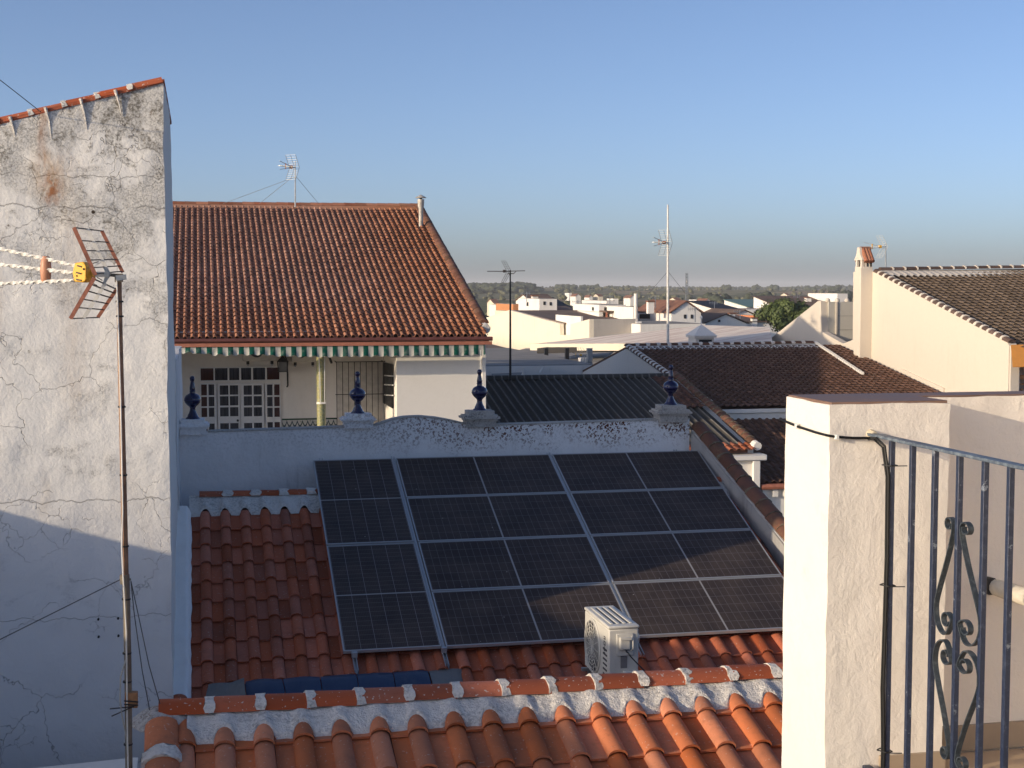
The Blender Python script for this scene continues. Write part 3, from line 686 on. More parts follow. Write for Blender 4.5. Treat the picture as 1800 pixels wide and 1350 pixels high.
def wing(u, v):
    yy = 14.36 - v * 1.45; x = .38 - .36 * (1 - u) - .16 * v * (1 - u); z = rz(yy) + .08 + .12 * u * (0 if v == 0 else 1)
    q = Vector((x, yy, z)); return q + noise.noise_vector(q * 6) * .02
MB().grid(wing, 8, 14).build('grey_end', M_TARP2, tp, ang=60)
seg_sheet(2.25, 2.62, .10, -.02).build('loose_end', M_TARP2, tp, ang=60)
# ---------------------------------------------------------------- air conditioner
n = N('ac_enamel'); p = n.obj(); c = n.mix(n.mr(n.noise(p, 5, 5, .6), .45, .75, 0, .4), (0.66, 0.64, 0.58), (0.42, 0.38, 0.32)); n.done(c, .45); M_AC = n.m
M_ACD = flat('ac_grille_shadow', (0.05, 0.05, 0.055), .6)
a0, a1 = ony(1070, 1100, 11.9), ony(1121, 1097, 11.9)
AX0, AX1, AY0, AY1, AZ1, AZ0 = a0.x, a1.x + .01, 11.9, 12.70, -2.975, -3.53
ac = thing('air_conditioner', (AX0, AY0, AZ0), 'cream outdoor air conditioner standing behind the near ridge before the panels', 'air conditioner')
MB().box(AX0, AX1, AY0, AY1, AZ0, AZ1 - .03).build('casing', M_AC, ac, bevel=.014)
MB().box(AX0 - .006, AX1 + .006, AY0 - .006, AY1 + .006, AZ1 - .029, AZ1).build('lid', M_AC, ac, bevel=.012)
for k in range(4):
    x = AX0 + .05 + k * (AX1 - AX0 - .10) / 3
    MB().box(x - .014, x + .014, AY0 + .07, AY1 - .07, AZ1 + .0005, AZ1 + .009).build('lid_rib', M_AC, ac, bevel=.004)
    if k < 3:
        xm = x + (AX1 - AX0 - .10) / 6
        MB().box(xm - .012, xm + .012, AY0 + .09, AY1 - .09, AZ1 + .0004, AZ1 + .002).build('lid_groove', flat('lid_groove_dark', (0.2, 0.19, 0.17), .6) if k == 0 else bpy.data.materials['lid_groove_dark'], ac, smooth=False)  # thin dark strips laid flat between the lid ribs
g = MB(); cy, cz, rr = AY0 + .50, (AZ0 + AZ1) / 2 - .02, .235
for q in range(7):
    r_ = rr * (q + 1) / 7
    g.tube([(AX0 - .02, cy + r_ * math.cos(a * math.pi / 14), cz + r_ * math.sin(a * math.pi / 14)) for a in range(29)], .0028, 5, False)
for a in range(16):
    an = a * math.pi / 8; g.tube([(AX0 - .02, cy + .03 * math.cos(an), cz + .03 * math.sin(an)), (AX0 - .02, cy + rr * math.cos(an), cz + rr * math.sin(an))], .003, 5, False)
g.build('fan_grille', M_AC, ac)
MB().tube([(AX0 - .003, cy, cz), (AX0 - .0005, cy, cz)], rr - .004, 32).build('fan_opening', M_ACD, ac, smooth=False)
MB().tube([(AX0 - .012, cy, cz), (AX0 - .0035, cy, cz)], .05, 16).build('fan_hub', M_AC, ac)
MB().tube([(AX0 - .006, cy + (rr + .006) * math.cos(a * math.pi / 16), cz + (rr + .006) * math.sin(a * math.pi / 16)) for a in range(33)], .011, 6, False).build('fan_ring', M_AC, ac)
for k in range(6):
    MB().box(AX0 - .004, AX0 + .001, AY0 + .05, AY0 + .17, AZ0 + .09 + k * .045, AZ0 + .105 + k * .045).build('louvre', M_ACD, ac, smooth=False)
bd = MB(); by0, bz0 = AY0 + .10, AZ1 - .20   # the worn printed badge: a few dark strokes set vertically
for (y0, y1, z0, z1) in ((0, .05, 0, .008), (0, .008, 0, .04), (.042, .05, 0, .04), (0, .05, .032, .04), (.0, .05, .055, .063), (.0, .05, .075, .083), (.0, .008, .055, .083), (.02, .03, -.03, -.01), (0, .05, -.05, -.04), (.0, .05, -.07, -.062)):
    bd.box(AX0 - .003, AX0 - .0005, by0 + y0, by0 + y1, bz0 + z0, bz0 + z1)
bd.build('badge', M_ACD, ac, smooth=False)
w_ = AX1 - AX0
MB().box(AX0 + .07, AX1 - .05, AY0 - .012, AY0 - .0005, AZ1 - .27, AZ1 - .07).build('valve_recess', M_AC, ac, bevel=.006)
MB().box(AX0 + .09, AX0 + .185, AY0 - .055, AY0 - .013, AZ1 - .205, AZ1 - .095).build('terminal_cover', M_AC, ac, bevel=.01)
MB().box(AX0 + .09, AX0 + .195, AY0 - .066, AY0 - .056, AZ1 - .118, AZ1 - .092).build('cover_lip', M_AC, ac, bevel=.003)
MB().tube([(AX0 + .205, AY0 - .016, AZ1 - .22), (AX0 + .21, AY0 - .05, AZ1 - .2), (AX0 + .21, AY0 - .05, AZ1 - .12), (AX0 + .205, AY0 - .016, AZ1 - .10)], .007, 6).build('handle', M_AC, ac)
MB().box(AX0 + .11, AX0 + .17, AY0 - .004, AY0 - .0005, AZ1 - .38, AZ1 - .26).build('rating_label', flat('rating_label', (.22, .21, .21), .6), ac, smooth=False)
MB().box(AX0 + .13, AX1 - .03, AY0 - .035, AY0 - .0005, AZ0 + .03, AZ0 + .15).build('valve_cover', M_AC, ac, bevel=.01)
for x in (AX0 + .03, AX1 - .03):
    for y in (AY0 + .06, AY1 - .06): MB().bar((x, y, AZ0 - .002), (x, y, rz(max(y, 12.5)) - .6), .03).build('stand_leg', M_STEEL, ac, smooth=False)
MB().box(AX0 - .05, AX1 + .05, AY1 - .10, AY1 - .06, AZ0 - .03, AZ0 - .003).build('foot_rail', M_STEEL, ac, smooth=False)
cbl = MB().tube([(AX0 + .145, AY0 - .05, AZ1 - .21), (AX0 + .19, AY0 - .07, AZ1 - .27), (AX0 + .26, AY0 - .07, AZ1 - .345), (AX0 + .33, AY0 - .10, AZ1 - .42), (AX0 + .40, AY0 - .12, AZ1 - .52)], .006, 6).build('power_cable', M_BLACK)
tag(cbl, 'thin black power cable hanging from the front of the air conditioner', 'cable')
pp = MB().tube([(AX1 + .0, AY0 - .02, AZ0 + .09), (AX1 + .06, AY0 - .06, AZ0 + .11), (AX1 + .14, AY0 - .10, AZ0 + .05), (AX1 + .2, AY0 - .1, AZ0 - .1)], .022, 10).build('insulated_pipe', flat('pipe_foam', (.62, .60, .57), .8))
tag(pp, 'white insulated pipe bent over beside the air conditioner foot', 'pipe')

# ---------------------------------------------------------------- terrace: pillar, parapet, floor, railing
M_COPE = flat('brown_coping_tile', (.21, .125, .085), .55, 0, .2, 4, .1)
M_SKIRT = flat('skirting_tile', (.36, .28, .20), .4, 0, .08)
n = N('terrace_floor_tile'); n.done(n.mix(n.noise(n.pos(), 3, 4), (.46, .34, .23), (.55, .42, .29)), .35); M_FLOOR = n.m
FZ = -1.755
PX0, PX1, PY0, PY1, PT = 2.142, 2.60, 4.60, 4.98, -.403
pl = thing('terrace_pillar', (2.37, 4.8, FZ), 'thick white rendered pillar at the terrace corner, brown tile on top', 'pillar')
rb = rough_box(PX0, PX1, PY0, PY1, -3.6, PT - .003, .03, .0035, 13)
rb.build('shaft', M_STUCCO, pl, ang=70, bevel=0)
MB().slab([(PX0 + .010, PY0 + .010, PT - .014), (PX1 - .002, PY0 + .010, PT - .014), (PX1 - .002, PY1 + .004, PT - .014), (PX0 + .010, PY1 + .004, PT - .014)], (0, 0, .0185)).build('coping', M_COPE, pl, bevel=.002)
MB().box(PX0 + .02, PX0 + .13, PY0 - .012, PY0 + .01, FZ, FZ + .045).build('skirting', M_SKIRT, pl, smooth=False)
MB().box(PX0 + .21, PX1 + .006, PY0 - .012, PY0 + .01, FZ, FZ + .085).build('skirting', M_SKIRT, pl, smooth=False)
MB().box(PX1 - .002, PX1 + .012, PY0 - .008, 4.82, FZ, FZ + .085).build('skirting', M_SKIRT, pl, smooth=False)
rp = thing('terrace_parapet', (5, 4.9, FZ), 'white rendered terrace parapet with brown coping, right of the pillar', 'wall')
def rpf(u, v):
    x = 2.58 + 6 * u; z = -3 + (PT - .002 + 3) * v; q = Vector((x, 4.82, z)); return q + noise.noise_vector(q * 11) * .004
MB().grid(rpf, 200, 80).build('wall', M_STUCCO, rp, ang=70)
MB().box(2.58, 8.6, 4.84, 4.975, -3, PT - .014).build('wall_core', M_STUCCO, rp, smooth=False)
for k in range(8): MB().box(2.604 + k * .745, 2.604 + (k + 1) * .745 - .004, 4.836, 4.984, PT - .013, PT + .0035).build('coping_tile', M_COPE, rp, bevel=.002)
for k in range(10): MB().box(2.62 + k * .45, 2.62 + (k + 1) * .45 - .004, 4.806, 4.822, FZ + .001, FZ + .10).build('skirting_tile', M_SKIRT, rp, smooth=False)
bounce_wall = thing('terrace_side_wall', (5.75, 0, FZ), 'unseen white wall added right of the railed terrace to bounce sunlight', 'wall')
MB().box(5.65, 5.85, -5, 4.81, FZ - 1, .75).build('wall', M_STUCCO, bounce_wall, smooth=False)  # added out of view to bounce sunlight onto the shaded parapet
fl = struct(MB().box(2.28, 8.6, -5, 4.82, FZ - .12, FZ - .012), 'terrace_floor', flat('floor_grout', (.10, .09, .08), .9), smooth=False)
k = 0
for i in range(14):
    for j in range(23):
        x0 = 2.62 + i * .42; y0 = 4.80 - (j + 1) * .42
        MB().box(x0, x0 + .414, y0, y0 + .414, FZ - .011, FZ).build('floor_tile', M_FLOOR, fl, smooth=False)
MB().box(2.29, 2.614, 2.28, 4.59, FZ - .011, FZ).build('floor_tile', M_FLOOR, fl, smooth=False)
MB().box(2.28, 2.30, -5, 4.6, -3.4, FZ - .02).build('edge_face', M_STUCCO, fl, smooth=False)
# wall hole with a foam-wrapped pipe, behind the bars
n = N('navy_iron_paint'); p = n.pos()
c = n.mix(n.mr(n.noise(p, 60, 4, .6), .50, .72), (.020, .030, .062), (.045, .06, .10))
c = n.mix(n.ma('MULTIPLY', n.mr(n.noise(p, 14, 5, .7), .62, .66), .9), c, (.20, .23, .27))
n.bump(n.noise(p, 90, 3), .3, .002); n.done(c, n.mr(n.noise(p, 20, 3), .3, .7, .30, .5), 0.0); M_IRON = n.m
n = N('weathered_rail_paint'); p = n.pos()
c = n.mix(n.mr(n.noise(p, 25, 5, .7), .42, .68), (.075, .10, .135), (.20, .24, .27)); n.done(c, .5); M_IRON2 = n.m
n = N('scroll_paint'); p = n.pos(); n.done(n.mix(n.mr(n.noise(p, 45, 4, .7), .45, .7), (.028, .038, .048), (.075, .09, .10)), .5); M_IRON3 = n.m
rail = thing('iron_railing', (2.3, 4.0, FZ), 'navy blue iron terrace railing with scrollwork, fixed to the pillar', 'railing')
RX = 2.3; yb = [4.444, 4.298, 4.149, 3.998, 3.851, 3.713, 3.57, 3.425, 3.28, 3.135]
tz = lambda y: -.512
zt = ony(1640, 786, 4.149).z
pr = onx(1545, 764, RX); pq = onx(1795, 812, RX)
MB().bar((RX, PY0 - .004, pr.z - .004), (RX, 1.2, pr.z - .004), .038, .011).build('top_rail', M_IRON2, rail, bevel=.002)
ZR = pr.z - .010
for y in yb + [2.99 - .145 * k for k in range(12)]:
    MB().bar((RX, y, ZR - .0005), (RX, y, FZ + .06), .0175).build('baluster', M_IRON, rail, bevel=.0015)
MB().bar((RX, PY0 - .004, FZ + .05), (RX, 1.2, FZ + .05), .03, .012).build('bottom_rail', M_IRON, rail, bevel=.002)
for y in (4.40, 2.6): MB().bar((RX, y, FZ + .043), (RX, y, FZ - .011), .02).build('foot', M_IRON, rail, smooth=False)
def spl(P, n=8):
    out = []; P = [P[0]] + P + [P[-1]]
    for i in range(1, len(P) - 2):
        for k in range(n):
            t = k / n; a, b, c, d = P[i - 1], P[i], P[i + 1], P[i + 2]
            out.append(tuple(.5 * ((2 * b[j]) + (-a[j] + c[j]) * t + (2 * a[j] - 5 * b[j] + 4 * c[j] - d[j]) * t * t + (-a[j] + 3 * b[j] - 3 * c[j] + d[j]) * t ** 3) for j in range(2)))
    return out + [P[-2]]
def curl(cx, cz, r, a0, a1, r1=.4, n=12): return [(cx + r * (1 - (1 - r1) * k / n) * math.cos(a0 + (a1 - a0) * k / n), cz + r * (1 - (1 - r1) * k / n) * math.sin(a0 + (a1 - a0) * k / n)) for k in range(n + 1)]
# one half heart: small curl at the far end, long arm bowing outwards, large curl at the junction
def half():
    P = curl(.032, .352, .022, R(200), R(200 - 400), .55)[::-1]
    P += [(.016, .318), (.045, .235), (.080, .150), (.098, .10), (.100, .065), (.088, .03), (.062, .008), (.034, .012)]
    P += curl(.037, .052, .028, R(205), R(205 - 380), .5)[1:]
    return spl(P, 4)
yc = yb[3]; zj = onx(1690, 1133, RX).z; sg = 2 * .0
for vs in (1, -1):
    for hs in (1, -1):
        path = [(RX - .002, yc - hs * (.010 + s * (1.36 if hs > 0 else 1.12)), zj + vs * (h * 1.03 + .004)) for s, h in half()]
        MB().ribbon(path, .018, .0045).build('scroll', M_IRON3, rail, ang=60)
M_PLUG = flat('wall_filler', (.60, .52, .38), .9)
MB().tube([(2.298, PY0 - .001, ZR + .004), (2.30, PY0 - .03, ZR + .006)], [.020, .012], 9).build('wall_filler', M_PLUG, rail)
M_CABLE = flat('black_sheathed_cable', (.010, .010, .010), .5, spec=.3)
ca = [onx(1371, 737, PX0 - .012), onx(1400, 749, PX0 - .012), onx(1430, 759, PX0 - .012), onx(1452, 765, PX0 - .012), ony(1470, 768, PY0 - .014), ony(1500, 770, PY0 - .014), ony(1530, 770, PY0 - .02)]
ca += [Vector((RX - .03, 4.50, ZR + .002)), Vector((RX - .022, 4.455, ZR - .02)), Vector((RX - .015, 4.436, ZR - .12)), Vector((RX - .013, 4.436, ZR - .4)), Vector((RX - .016, 4.436, ZR - .62)), Vector((RX - .020, 4.436, ZR - .85)), Vector((RX - .014, 4.436, ZR - 1.05)), Vector((RX - .014, 4.436, FZ + .02))]
cb = MB().tube(ca, .0048, 8).build('black_cable', M_CABLE); tag(cb, 'black cable clipped across the pillar and tied down the first baluster', 'cable')
cb2 = MB().tube([v + Vector((-.002, .011, -.006)) for v in ca[6:]], .0036, 8).build('black_cable', M_CABLE); tag(cb2, 'second thinner black cable running down beside the first baluster', 'cable')
for q in (ca[1], ca[4]):
    c_ = MB().box(q.x - .006, q.x + .006, q.y - .012, q.y + .006, q.z - .009, q.z + .009).build('cable_clip', flat('white_plastic_clip', (.7, .7, .66), .5), org=tuple(q), bevel=.002)
    tag(c_, 'white plastic cable clip on the %s face of the pillar' % ('left' if q is ca[1] else 'front'), 'cable clip')
for i, dz in enumerate((.085, .50, 1.08)):
    tz_ = ZR - dz
    t = MB().ribbon([(RX - .030, 4.456, tz_), (RX - .012, 4.425, tz_), (RX + .014, 4.428, tz_), (RX + .014, 4.46, tz_), (RX - .012, 4.47, tz_), (RX - .030, 4.456, tz_)], .004, .002, (0, 0, 1))
    t.bar((RX - .02, 4.42, tz_), (RX + .035, 4.40, tz_ + .002), .003)
    o = t.build('cable_tie', M_BLACK, org=(RX, 4.44, tz_)); tag(o, 'black cable tie round the first baluster, %s of three' % ('highest', 'middle', 'lowest')[i], 'cable tie')
# foam wrapped pipes coming out of a hole in the parapet
M_FOAM = flat('foam_wrap', (.68, .63, .52), .9, 0, .12, 20, .4)
hp = ony(1746, 1031, 4.80)
o = thing('wrapped_pipe', tuple(hp), 'white wrapped pipe coming out of the parapet wall behind the bars', 'pipe')
MB().tube([hp + Vector((0, .02, 0)), hp + Vector((.04, -.06, -.012)), hp + Vector((.10, -.13, -.03)), hp + Vector((.16, -.19, -.06)), hp + Vector((.26, -.24, -.14)), hp + Vector((.34, -.26, -.26))], [.03, .034, .033, .030, .03, .03], 12).build('wrap', M_FOAM, o)
MB().tube([hp + Vector((-.014, .019, .002)), hp + Vector((-.01, -.004, .002))], .034, 11).build('hole', M_DARK, o)
o = MB().tube([hp + Vector((.07, -.24, .02)), hp + Vector((.13, -.27, .0)), hp + Vector((.24, -.30, -.05))], [.010, .0135, .0135], 10).build('red_pipe', flat('red_pipe', (.50, .12, .08), .5), org=tuple(hp + Vector((.2, -.28, 0)))); tag(o, 'red end of a pipe in front of the wrapped pipe at the right edge', 'pipe')
# ---------------------------------------------------------------- the house with the striped awning
def slope_of(a, b): return Vector((0, b.y - a.y, b.z - a.z)).normalized()
E1 = ony(863, 590, 40.0); T1 = onx(737, 364, E1.x)
US = slope_of(E1, T1); LEN = (T1 - E1).length
XL = -3.0
ah = thing('awning_house', (3, 42, GROUND), 'white house with weathered pink tiled roof and green striped awning over its patio', 'house')
eo = Vector((XL, E1.y, E1.z - .06))
cols = 55; wt_ = (E1.x - XL - .10) / cols; rows = int(LEN / .35)
n = N('pink_tile_weathered'); p = n.pos(); X = n.xyz(p); r = n.rnd()
c = n.mix(r, (0.44, 0.25, 0.18), (0.34, 0.17, 0.12))
edge = n.mr(n.ma('ADD', X[0], n.ma('MULTIPLY', n.noise(p, .8, 4), 3.0)), 5.2, 9.3)
low = n.mr(n.ma('ADD', X[2], n.ma('MULTIPLY', n.noise(p, 1.1, 3), .8)), .6, -.9, 0, .8)
c = n.mix(n.ma('MAXIMUM', edge, low), c, n.mix(r, (0.42, 0.19, 0.105), (0.33, 0.135, 0.07)))
c = n.hsv(c, .5, 1, n.mr(n.ma('FRACT', n.ma('MULTIPLY', r, 13.7)), 0, 1, .75, 1.2, False))
c = n.mix(n.mr(n.noise(p, 5, 6, .7), .46, .75, 0, .3), c, (0.15, 0.11, 0.08))
n.bump(n.noise(p, 40, 3), .2, .005); M_PINK = n.done(c, .85, spec=.2)
rf = MB().slab([eo + Vector((.02, .05, -.05)), eo + Vector((E1.x - XL - .05, .05, -.05)), eo + Vector((E1.x - XL - .05, .05, -.05)) + US * LEN, eo + Vector((.02, .05, -.05)) + US * LEN], (0, 0, -.12)).build('roof', M_UNDER, ah, smooth=False); MB().box(XL, T1.x - .05, T1.y - .16, T1.y + .02, T1.z - .16, T1.z + .02).build('ridge_mortar', M_PINK, ah)
tile_roof(rf, eo + Vector((.02, 0, 0)), (1, 0, 0), US, cols, rows, wt_, .35, M_PINK, .118, .090, 300, lift=.026, n_hi=6, n_lo=5, mode=lambda q: (q[2] - Vector((3, 0, 0))).length + (50 if q[2].x < -.9 else 0), jit=.010, sag=.035)
cover_row(ah, [eo + Vector((0, 0, .06)) + US * (LEN - .05), Vector((T1.x + .05, T1.y - .05, T1.z + .03))], .13, .42, M_OLDTILE, None, .04, 'ridge_tile', n=6)
cover_row(ah, [Vector((E1.x - .02, E1.y + .9, E1.z + .03)) + Vector((0, 0, .9 * US.z / US.y)), Vector((E1.x - .02, T1.y, T1.z + .04))], .15, .36, M_MOSSTILE, None, .05, 'verge_tile', n=6)
MB().tube([(E1.x - .02, E1.y + .62, E1.z + .18), (E1.x - .02, E1.y + .92, E1.z + .22)], .14, 10).build('verge_end', M_MORTAR, ah)
bs = MB().slab([(XL, T1.y, T1.z - .05), (E1.x - .05, T1.y, T1.z - .05), (E1.x - .05, T1.y + 9, T1.z - 3.4), (XL, T1.y + 9, T1.z - 3.4)], (0, 0, -.12)).build('rear_roof', M_OLDTILE, ah, smooth=False)
# gutter and fascia
gt = MB(); gt.tube([(XL, E1.y - .06, E1.z - .085), (E1.x + .03, E1.y - .06, E1.z - .085)], .062, 10); gt.build('gutter', flat('maroon_gutter', (.13, .045, .035), .5), ah)
MB().box(XL, E1.x - .02, E1.y - .26, E1.y - .20, E1.z - .245, E1.z - .150).build('fascia', M_FASCIA, ah, smooth=False)
MB().box(XL, E1.x - .04, E1.y + .06, E1.y + .60, E1.z - .22, E1.z - .16).build('soffit', M_WHITE, ah, smooth=False)
WX = E1.x - .045; YW = 43.6; YB = 40.6; FLZ = -4.72
xb = ony(697, 690, YB).x
MB().slab([(WX - .2, YB + .2, GROUND), (WX - .2, YB + .2, E1.z - .0), (WX - .2, T1.y, T1.z - .2), (WX - .2, T1.y + 9, T1.z - 3.6), (WX - .2, T1.y + 9, GROUND)], (.19, 0, 0)).build('gable_wall', M_WHITE, ah, smooth=False)
MB().box(xb, ony(846, 690, YB).x, YB, YB + 3.4, GROUND, E1.z - .23).build('front_wall', M_WHITE, ah, bevel=.01)
MB().box(ony(846, 690, YB).x + .002, WX, YB - .10, YB + 1, GROUND, E1.z - .23).build('pilaster', M_WHITE, ah, bevel=.01)
MB().box(XL, xb + .01, YW, YW + .3, GROUND, E1.z + .6).build('patio_wall', M_WHITE, ah, smooth=False)
MB().box(XL - .2, XL, YB - .3, YW + .3, GROUND, E1.z + .2).build('patio_side_wall', M_WHITE, ah, smooth=False)
MB().box(XL, xb, E1.y + .6, YW, E1.z + .05, E1.z + .15).build('patio_ceiling', M_WHITE, ah, smooth=False)
MB().box(XL, xb, YB - .1, YW, FLZ - .3, FLZ).build('patio_floor', M_SKIRT, ah, smooth=False)
# glazed door set
n = N('curtained_glass'); p = n.pos(); f = n.noise(n.vm('MULTIPLY', p, (16, 1, .4)), 1.6, 3, .6); n.done(n.ramp(f, [(.35, (.012, .012, .014)), (.7, (.075, .075, .085))]), .07, spec=.6); M_GLASS = n.m
n = N('red_curtain_glass'); p = n.pos(); n.done(n.mix(n.noise(n.vm('MULTIPLY', p, (16, 1, .4)), 1.6, 3), (.02, .008, .006), (.09, .03, .02)), .07, spec=.6); M_GLASSR = n.m
M_JOINERY = flat('white_joinery', (.72, .72, .70), .4, 0, .04)
def U(u, y): return ony(u, 690, y).x
def V(v, u, y): return ony(u, v, y).z
def glazing(name, u0, u1, v0, v1, cols_, rows_, y, red=(), parent=ah):
    x0, x1 = U(u0, y), U(u1, y); z1, z0 = V(v0, u0, y), V(v1, u0, y)
    cx = [(U(a, y), U(b, y)) for a, b in cols_]; rz_ = [(V(a, u0, y), V(b, u0, y)) for a, b in rows_]
    fr = MB(); ex = [x0] + [q for c_ in cx for q in c_] + [x1]
    for i in range(0, len(ex), 2): fr.box(ex[i], ex[i + 1], y - .05, y, z0, z1)
    ez = [z1] + [q for c_ in rz_ for q in c_] + [z0]
    for c_ in cx:
        for i in range(0, len(ez), 2): fr.box(c_[0], c_[1], y - .045, y, ez[i + 1], ez[i])
    o_ = fr.build(name, M_JOINERY, parent, smooth=False)
    for i, c_ in enumerate(cx):
        for zt_, zb_ in rz_: MB().box(c_[0] - .004, c_[1] + .004, y - .02, y - .01, zb_ - .004, zt_ + .004).build('pane', M_GLASSR if i in red else M_GLASS, o_, smooth=False)
    return o_
q6 = lambda a: 300 + a / 4.2857
yv = YW - .01
glazing('transom_window', q6(222), q6(826), 645.5, 670.5, [(q6(a), q6(b)) for a, b in ((228, 325), (335, 430), (443, 518), (532, 608), (622, 713), (726, 820))], [(647.4, 668.8)], yv, (0, 5))
rw_ = [(675.8, 695), (697.5, 714.3), (716.7, 733)]
glazing('side_light', q6(222), q6(345), 673.5, 771, [(q6(230), q6(273)), (q6(285), q6(328))], rw_ + [(744.7, 768)], yv, (0,))
glazing('side_light', q6(712), q6(828), 673.5, 771, [(q6(726), q6(767)), (q6(779), q6(820))], rw_ + [(742, 768)], yv, (1,))
rd = [(677.5, 694), (696.5, 713), (716, 732)]
d1 = glazing('door', q6(354), q6(521), 674, 771, [(q6(370), q6(435)), (q6(445), q6(508))], rd + [(744, 768)], yv - .02)
d2 = glazing('door', q6(525), q6(702), 674, 771, [(q6(550), q6(612)), (q6(624), q6(686))], rd + [(743.5, 768)], yv - .02)
hk = ony(q6(505), 739, yv - .07); MB().tube([hk, hk + Vector((0, -.06, 0))], .035, 10).build('door_knob', M_BLACK, d1)
# patio AC units, lantern, barred window, side window
def ac_small(u0, u1, v0, v1, lab):
    y = YW; x0, x1 = U(u0, y), U(u1, y); z1, z0 = V(v0, u0, y), V(v1, u0, y)
    t = thing('air_conditioner', ((x0 + x1) / 2, y - .2, z0), lab, 'air conditioner', 'patio air conditioners')
    MB().box(x0, x1, y - .34, y - .03, z0, z1).build('casing', M_AC, t, bevel=.02)
    MB().tube([((x0 + x1) / 2 - .1, y - .345, (z0 + z1) / 2), ((x0 + x1) / 2 - .1, y - .3405, (z0 + z1) / 2)], .2, 20).build('fan_opening', M_ACD, t, smooth=False)
    for f in (.15, .85): MB().tube([(x0 + (x1 - x0) * f, y - .22, z0 - .002), (x0 + (x1 - x0) * f, y - .22, z0 - .10)], .045, 8).build('foot', M_BLACK, t)
    for f in (.15, .85): MB().box(x0 + (x1 - x0) * f - .02, x0 + (x1 - x0) * f + .02, y - .32, y - .002, z0 - .14, z0 - .101).build('bracket', M_STEEL, t, smooth=False)
ac_small(427, 487, 598, 634, 'cream outdoor air conditioner above the french doors, under the awning')
ac_small(512, 556, 598, 636, 'cream outdoor air conditioner between the lantern and the tiled column')
ln = ony(497, 643, YW - .45); t = thing('wall_lantern', tuple(ln), 'black iron wall lantern hanging beside the french doors', 'lantern')
fr = MB()
for dx, dy in ((-1, -1), (1, -1), (1, 1), (-1, 1)): fr.bar(ln + Vector((dx * .13, dy * .13, -.17)), ln + Vector((dx * .15, dy * .15, .13)), .018)
for z_, w2 in ((-.17, .13), (.13, .15)):
    for a, b in (((-1, -1), (1, -1)), ((1, -1), (1, 1)), ((1, 1), (-1, 1)), ((-1, 1), (-1, -1))): fr.bar(ln + Vector((a[0] * w2, a[1] * w2, z_)), ln + Vector((b[0] * w2, b[1] * w2, z_)), .022)
fr.lathe([(.18, .13), (.06, .25), (.03, .30)], ln, 8); fr.build('lantern_frame', M_BLACK, t)
MB().box(ln.x - .11, ln.x + .11, ln.y - .11, ln.y + .11, ln.z - .16, ln.z + .12).build('lantern_glass', flat('lantern_glass', (.18, .18, .17), .1), t, smooth=False)
MB().tube([ln + Vector((0, 0, .30)), ln + Vector((.02, .2, .38)), ln + Vector((.13, .40, .2)), ln + Vector((.16, .44, -.1)), ln + Vector((.17, .42, -.62)), ln + Vector((.14, .36, -.66))], .022, 6).build('lantern_bracket', M_BLACK, t)
cg = thing('window_grille', tuple(ony(632, 745, 43.0)), 'tall black iron window grille on the patio wall behind a finial', 'window grille')
x0, x1 = U(592, 43.0), U(675, 43.0); z1, z0 = V(636, 632, 43.0), V(764, 632, 43.0)
for k in range(9): MB().bar((x0 + (x1 - x0) * k / 8, 43.0, z0), (x0 + (x1 - x0) * k / 8, 43.0, z1), .02).build('bar', M_BLACK, cg, smooth=False)
for z_ in (z1, V(693, 632, 43.0), z0): MB().bar((x0 - .04, 43.0, z_), (x1 + .04, 43.0, z_), .022).build('cross_bar', M_BLACK, cg, smooth=False)
for x_ in (x0, x1): MB().bar((x_, 43.0, z1), (x_, YW, z1), .02).build('cross_bar', M_BLACK, cg, smooth=False)
MB().box(x0 + .06, x1 - .04, YW - .07, YW - .005, z0, z1 - .05).build('shutter', flat('grey_shutter', (.52, .50, .46), .6), ah, smooth=False)
sw = MB().slab([onx(675, 637, xb - .01), onx(692, 640, xb - .01), onx(692, 718, xb - .01), onx(675, 708, xb - .01)], (-.04, 0, 0)).build('side_window', M_BLACK, ah, smooth=False)
for v_ in (660, 676, 694): MB().bar(onx(676, v_, xb - .06), onx(691, v_ + 1, xb - .06), .03).build('window_bar', M_JOINERY, sw, smooth=False)
# azulejo dado
n = N('glazed_tile_dado'); p = n.pos(); X = n.xyz(p)
w1 = n.ma('ABSOLUTE', n.ma('SINE', n.ma('MULTIPLY', X[0], 20.0))); zz = n.ma('MULTIPLY', n.ma('SUBTRACT', X[2], -4.50), 3.3)
band = n.ma('ABSOLUTE', n.ma('SUBTRACT', n.ma('FRACT', n.ma('MULTIPLY', n.ma('ADD', zz, n.ma('MULTIPLY', w1, .5)), 1.0)), .5))
c = n.mix(n.mr(band, .16, .10), (.50, .50, .46), (.06, .08, .10)); c = n.mix(n.mr(n.vor(p, 11), .3, .2, 0, .6), c, (.20, .22, .12)); n.done(c, .25); M_AZ = n.m
MB().box(U(495, YW), U(604, YW), YW - .02, YW - .002, FLZ, V(737.5, 545, YW)).build('tiled_dado', M_AZ, ah, smooth=False)
MB().box(U(495, YW), U(604, YW), YW - .035, YW - .003, V(737.5, 545, YW) + .001, V(735, 545, YW)).build('dado_trim', flat('green_glaze', (.02, .06, .035), .2), ah, smooth=False)
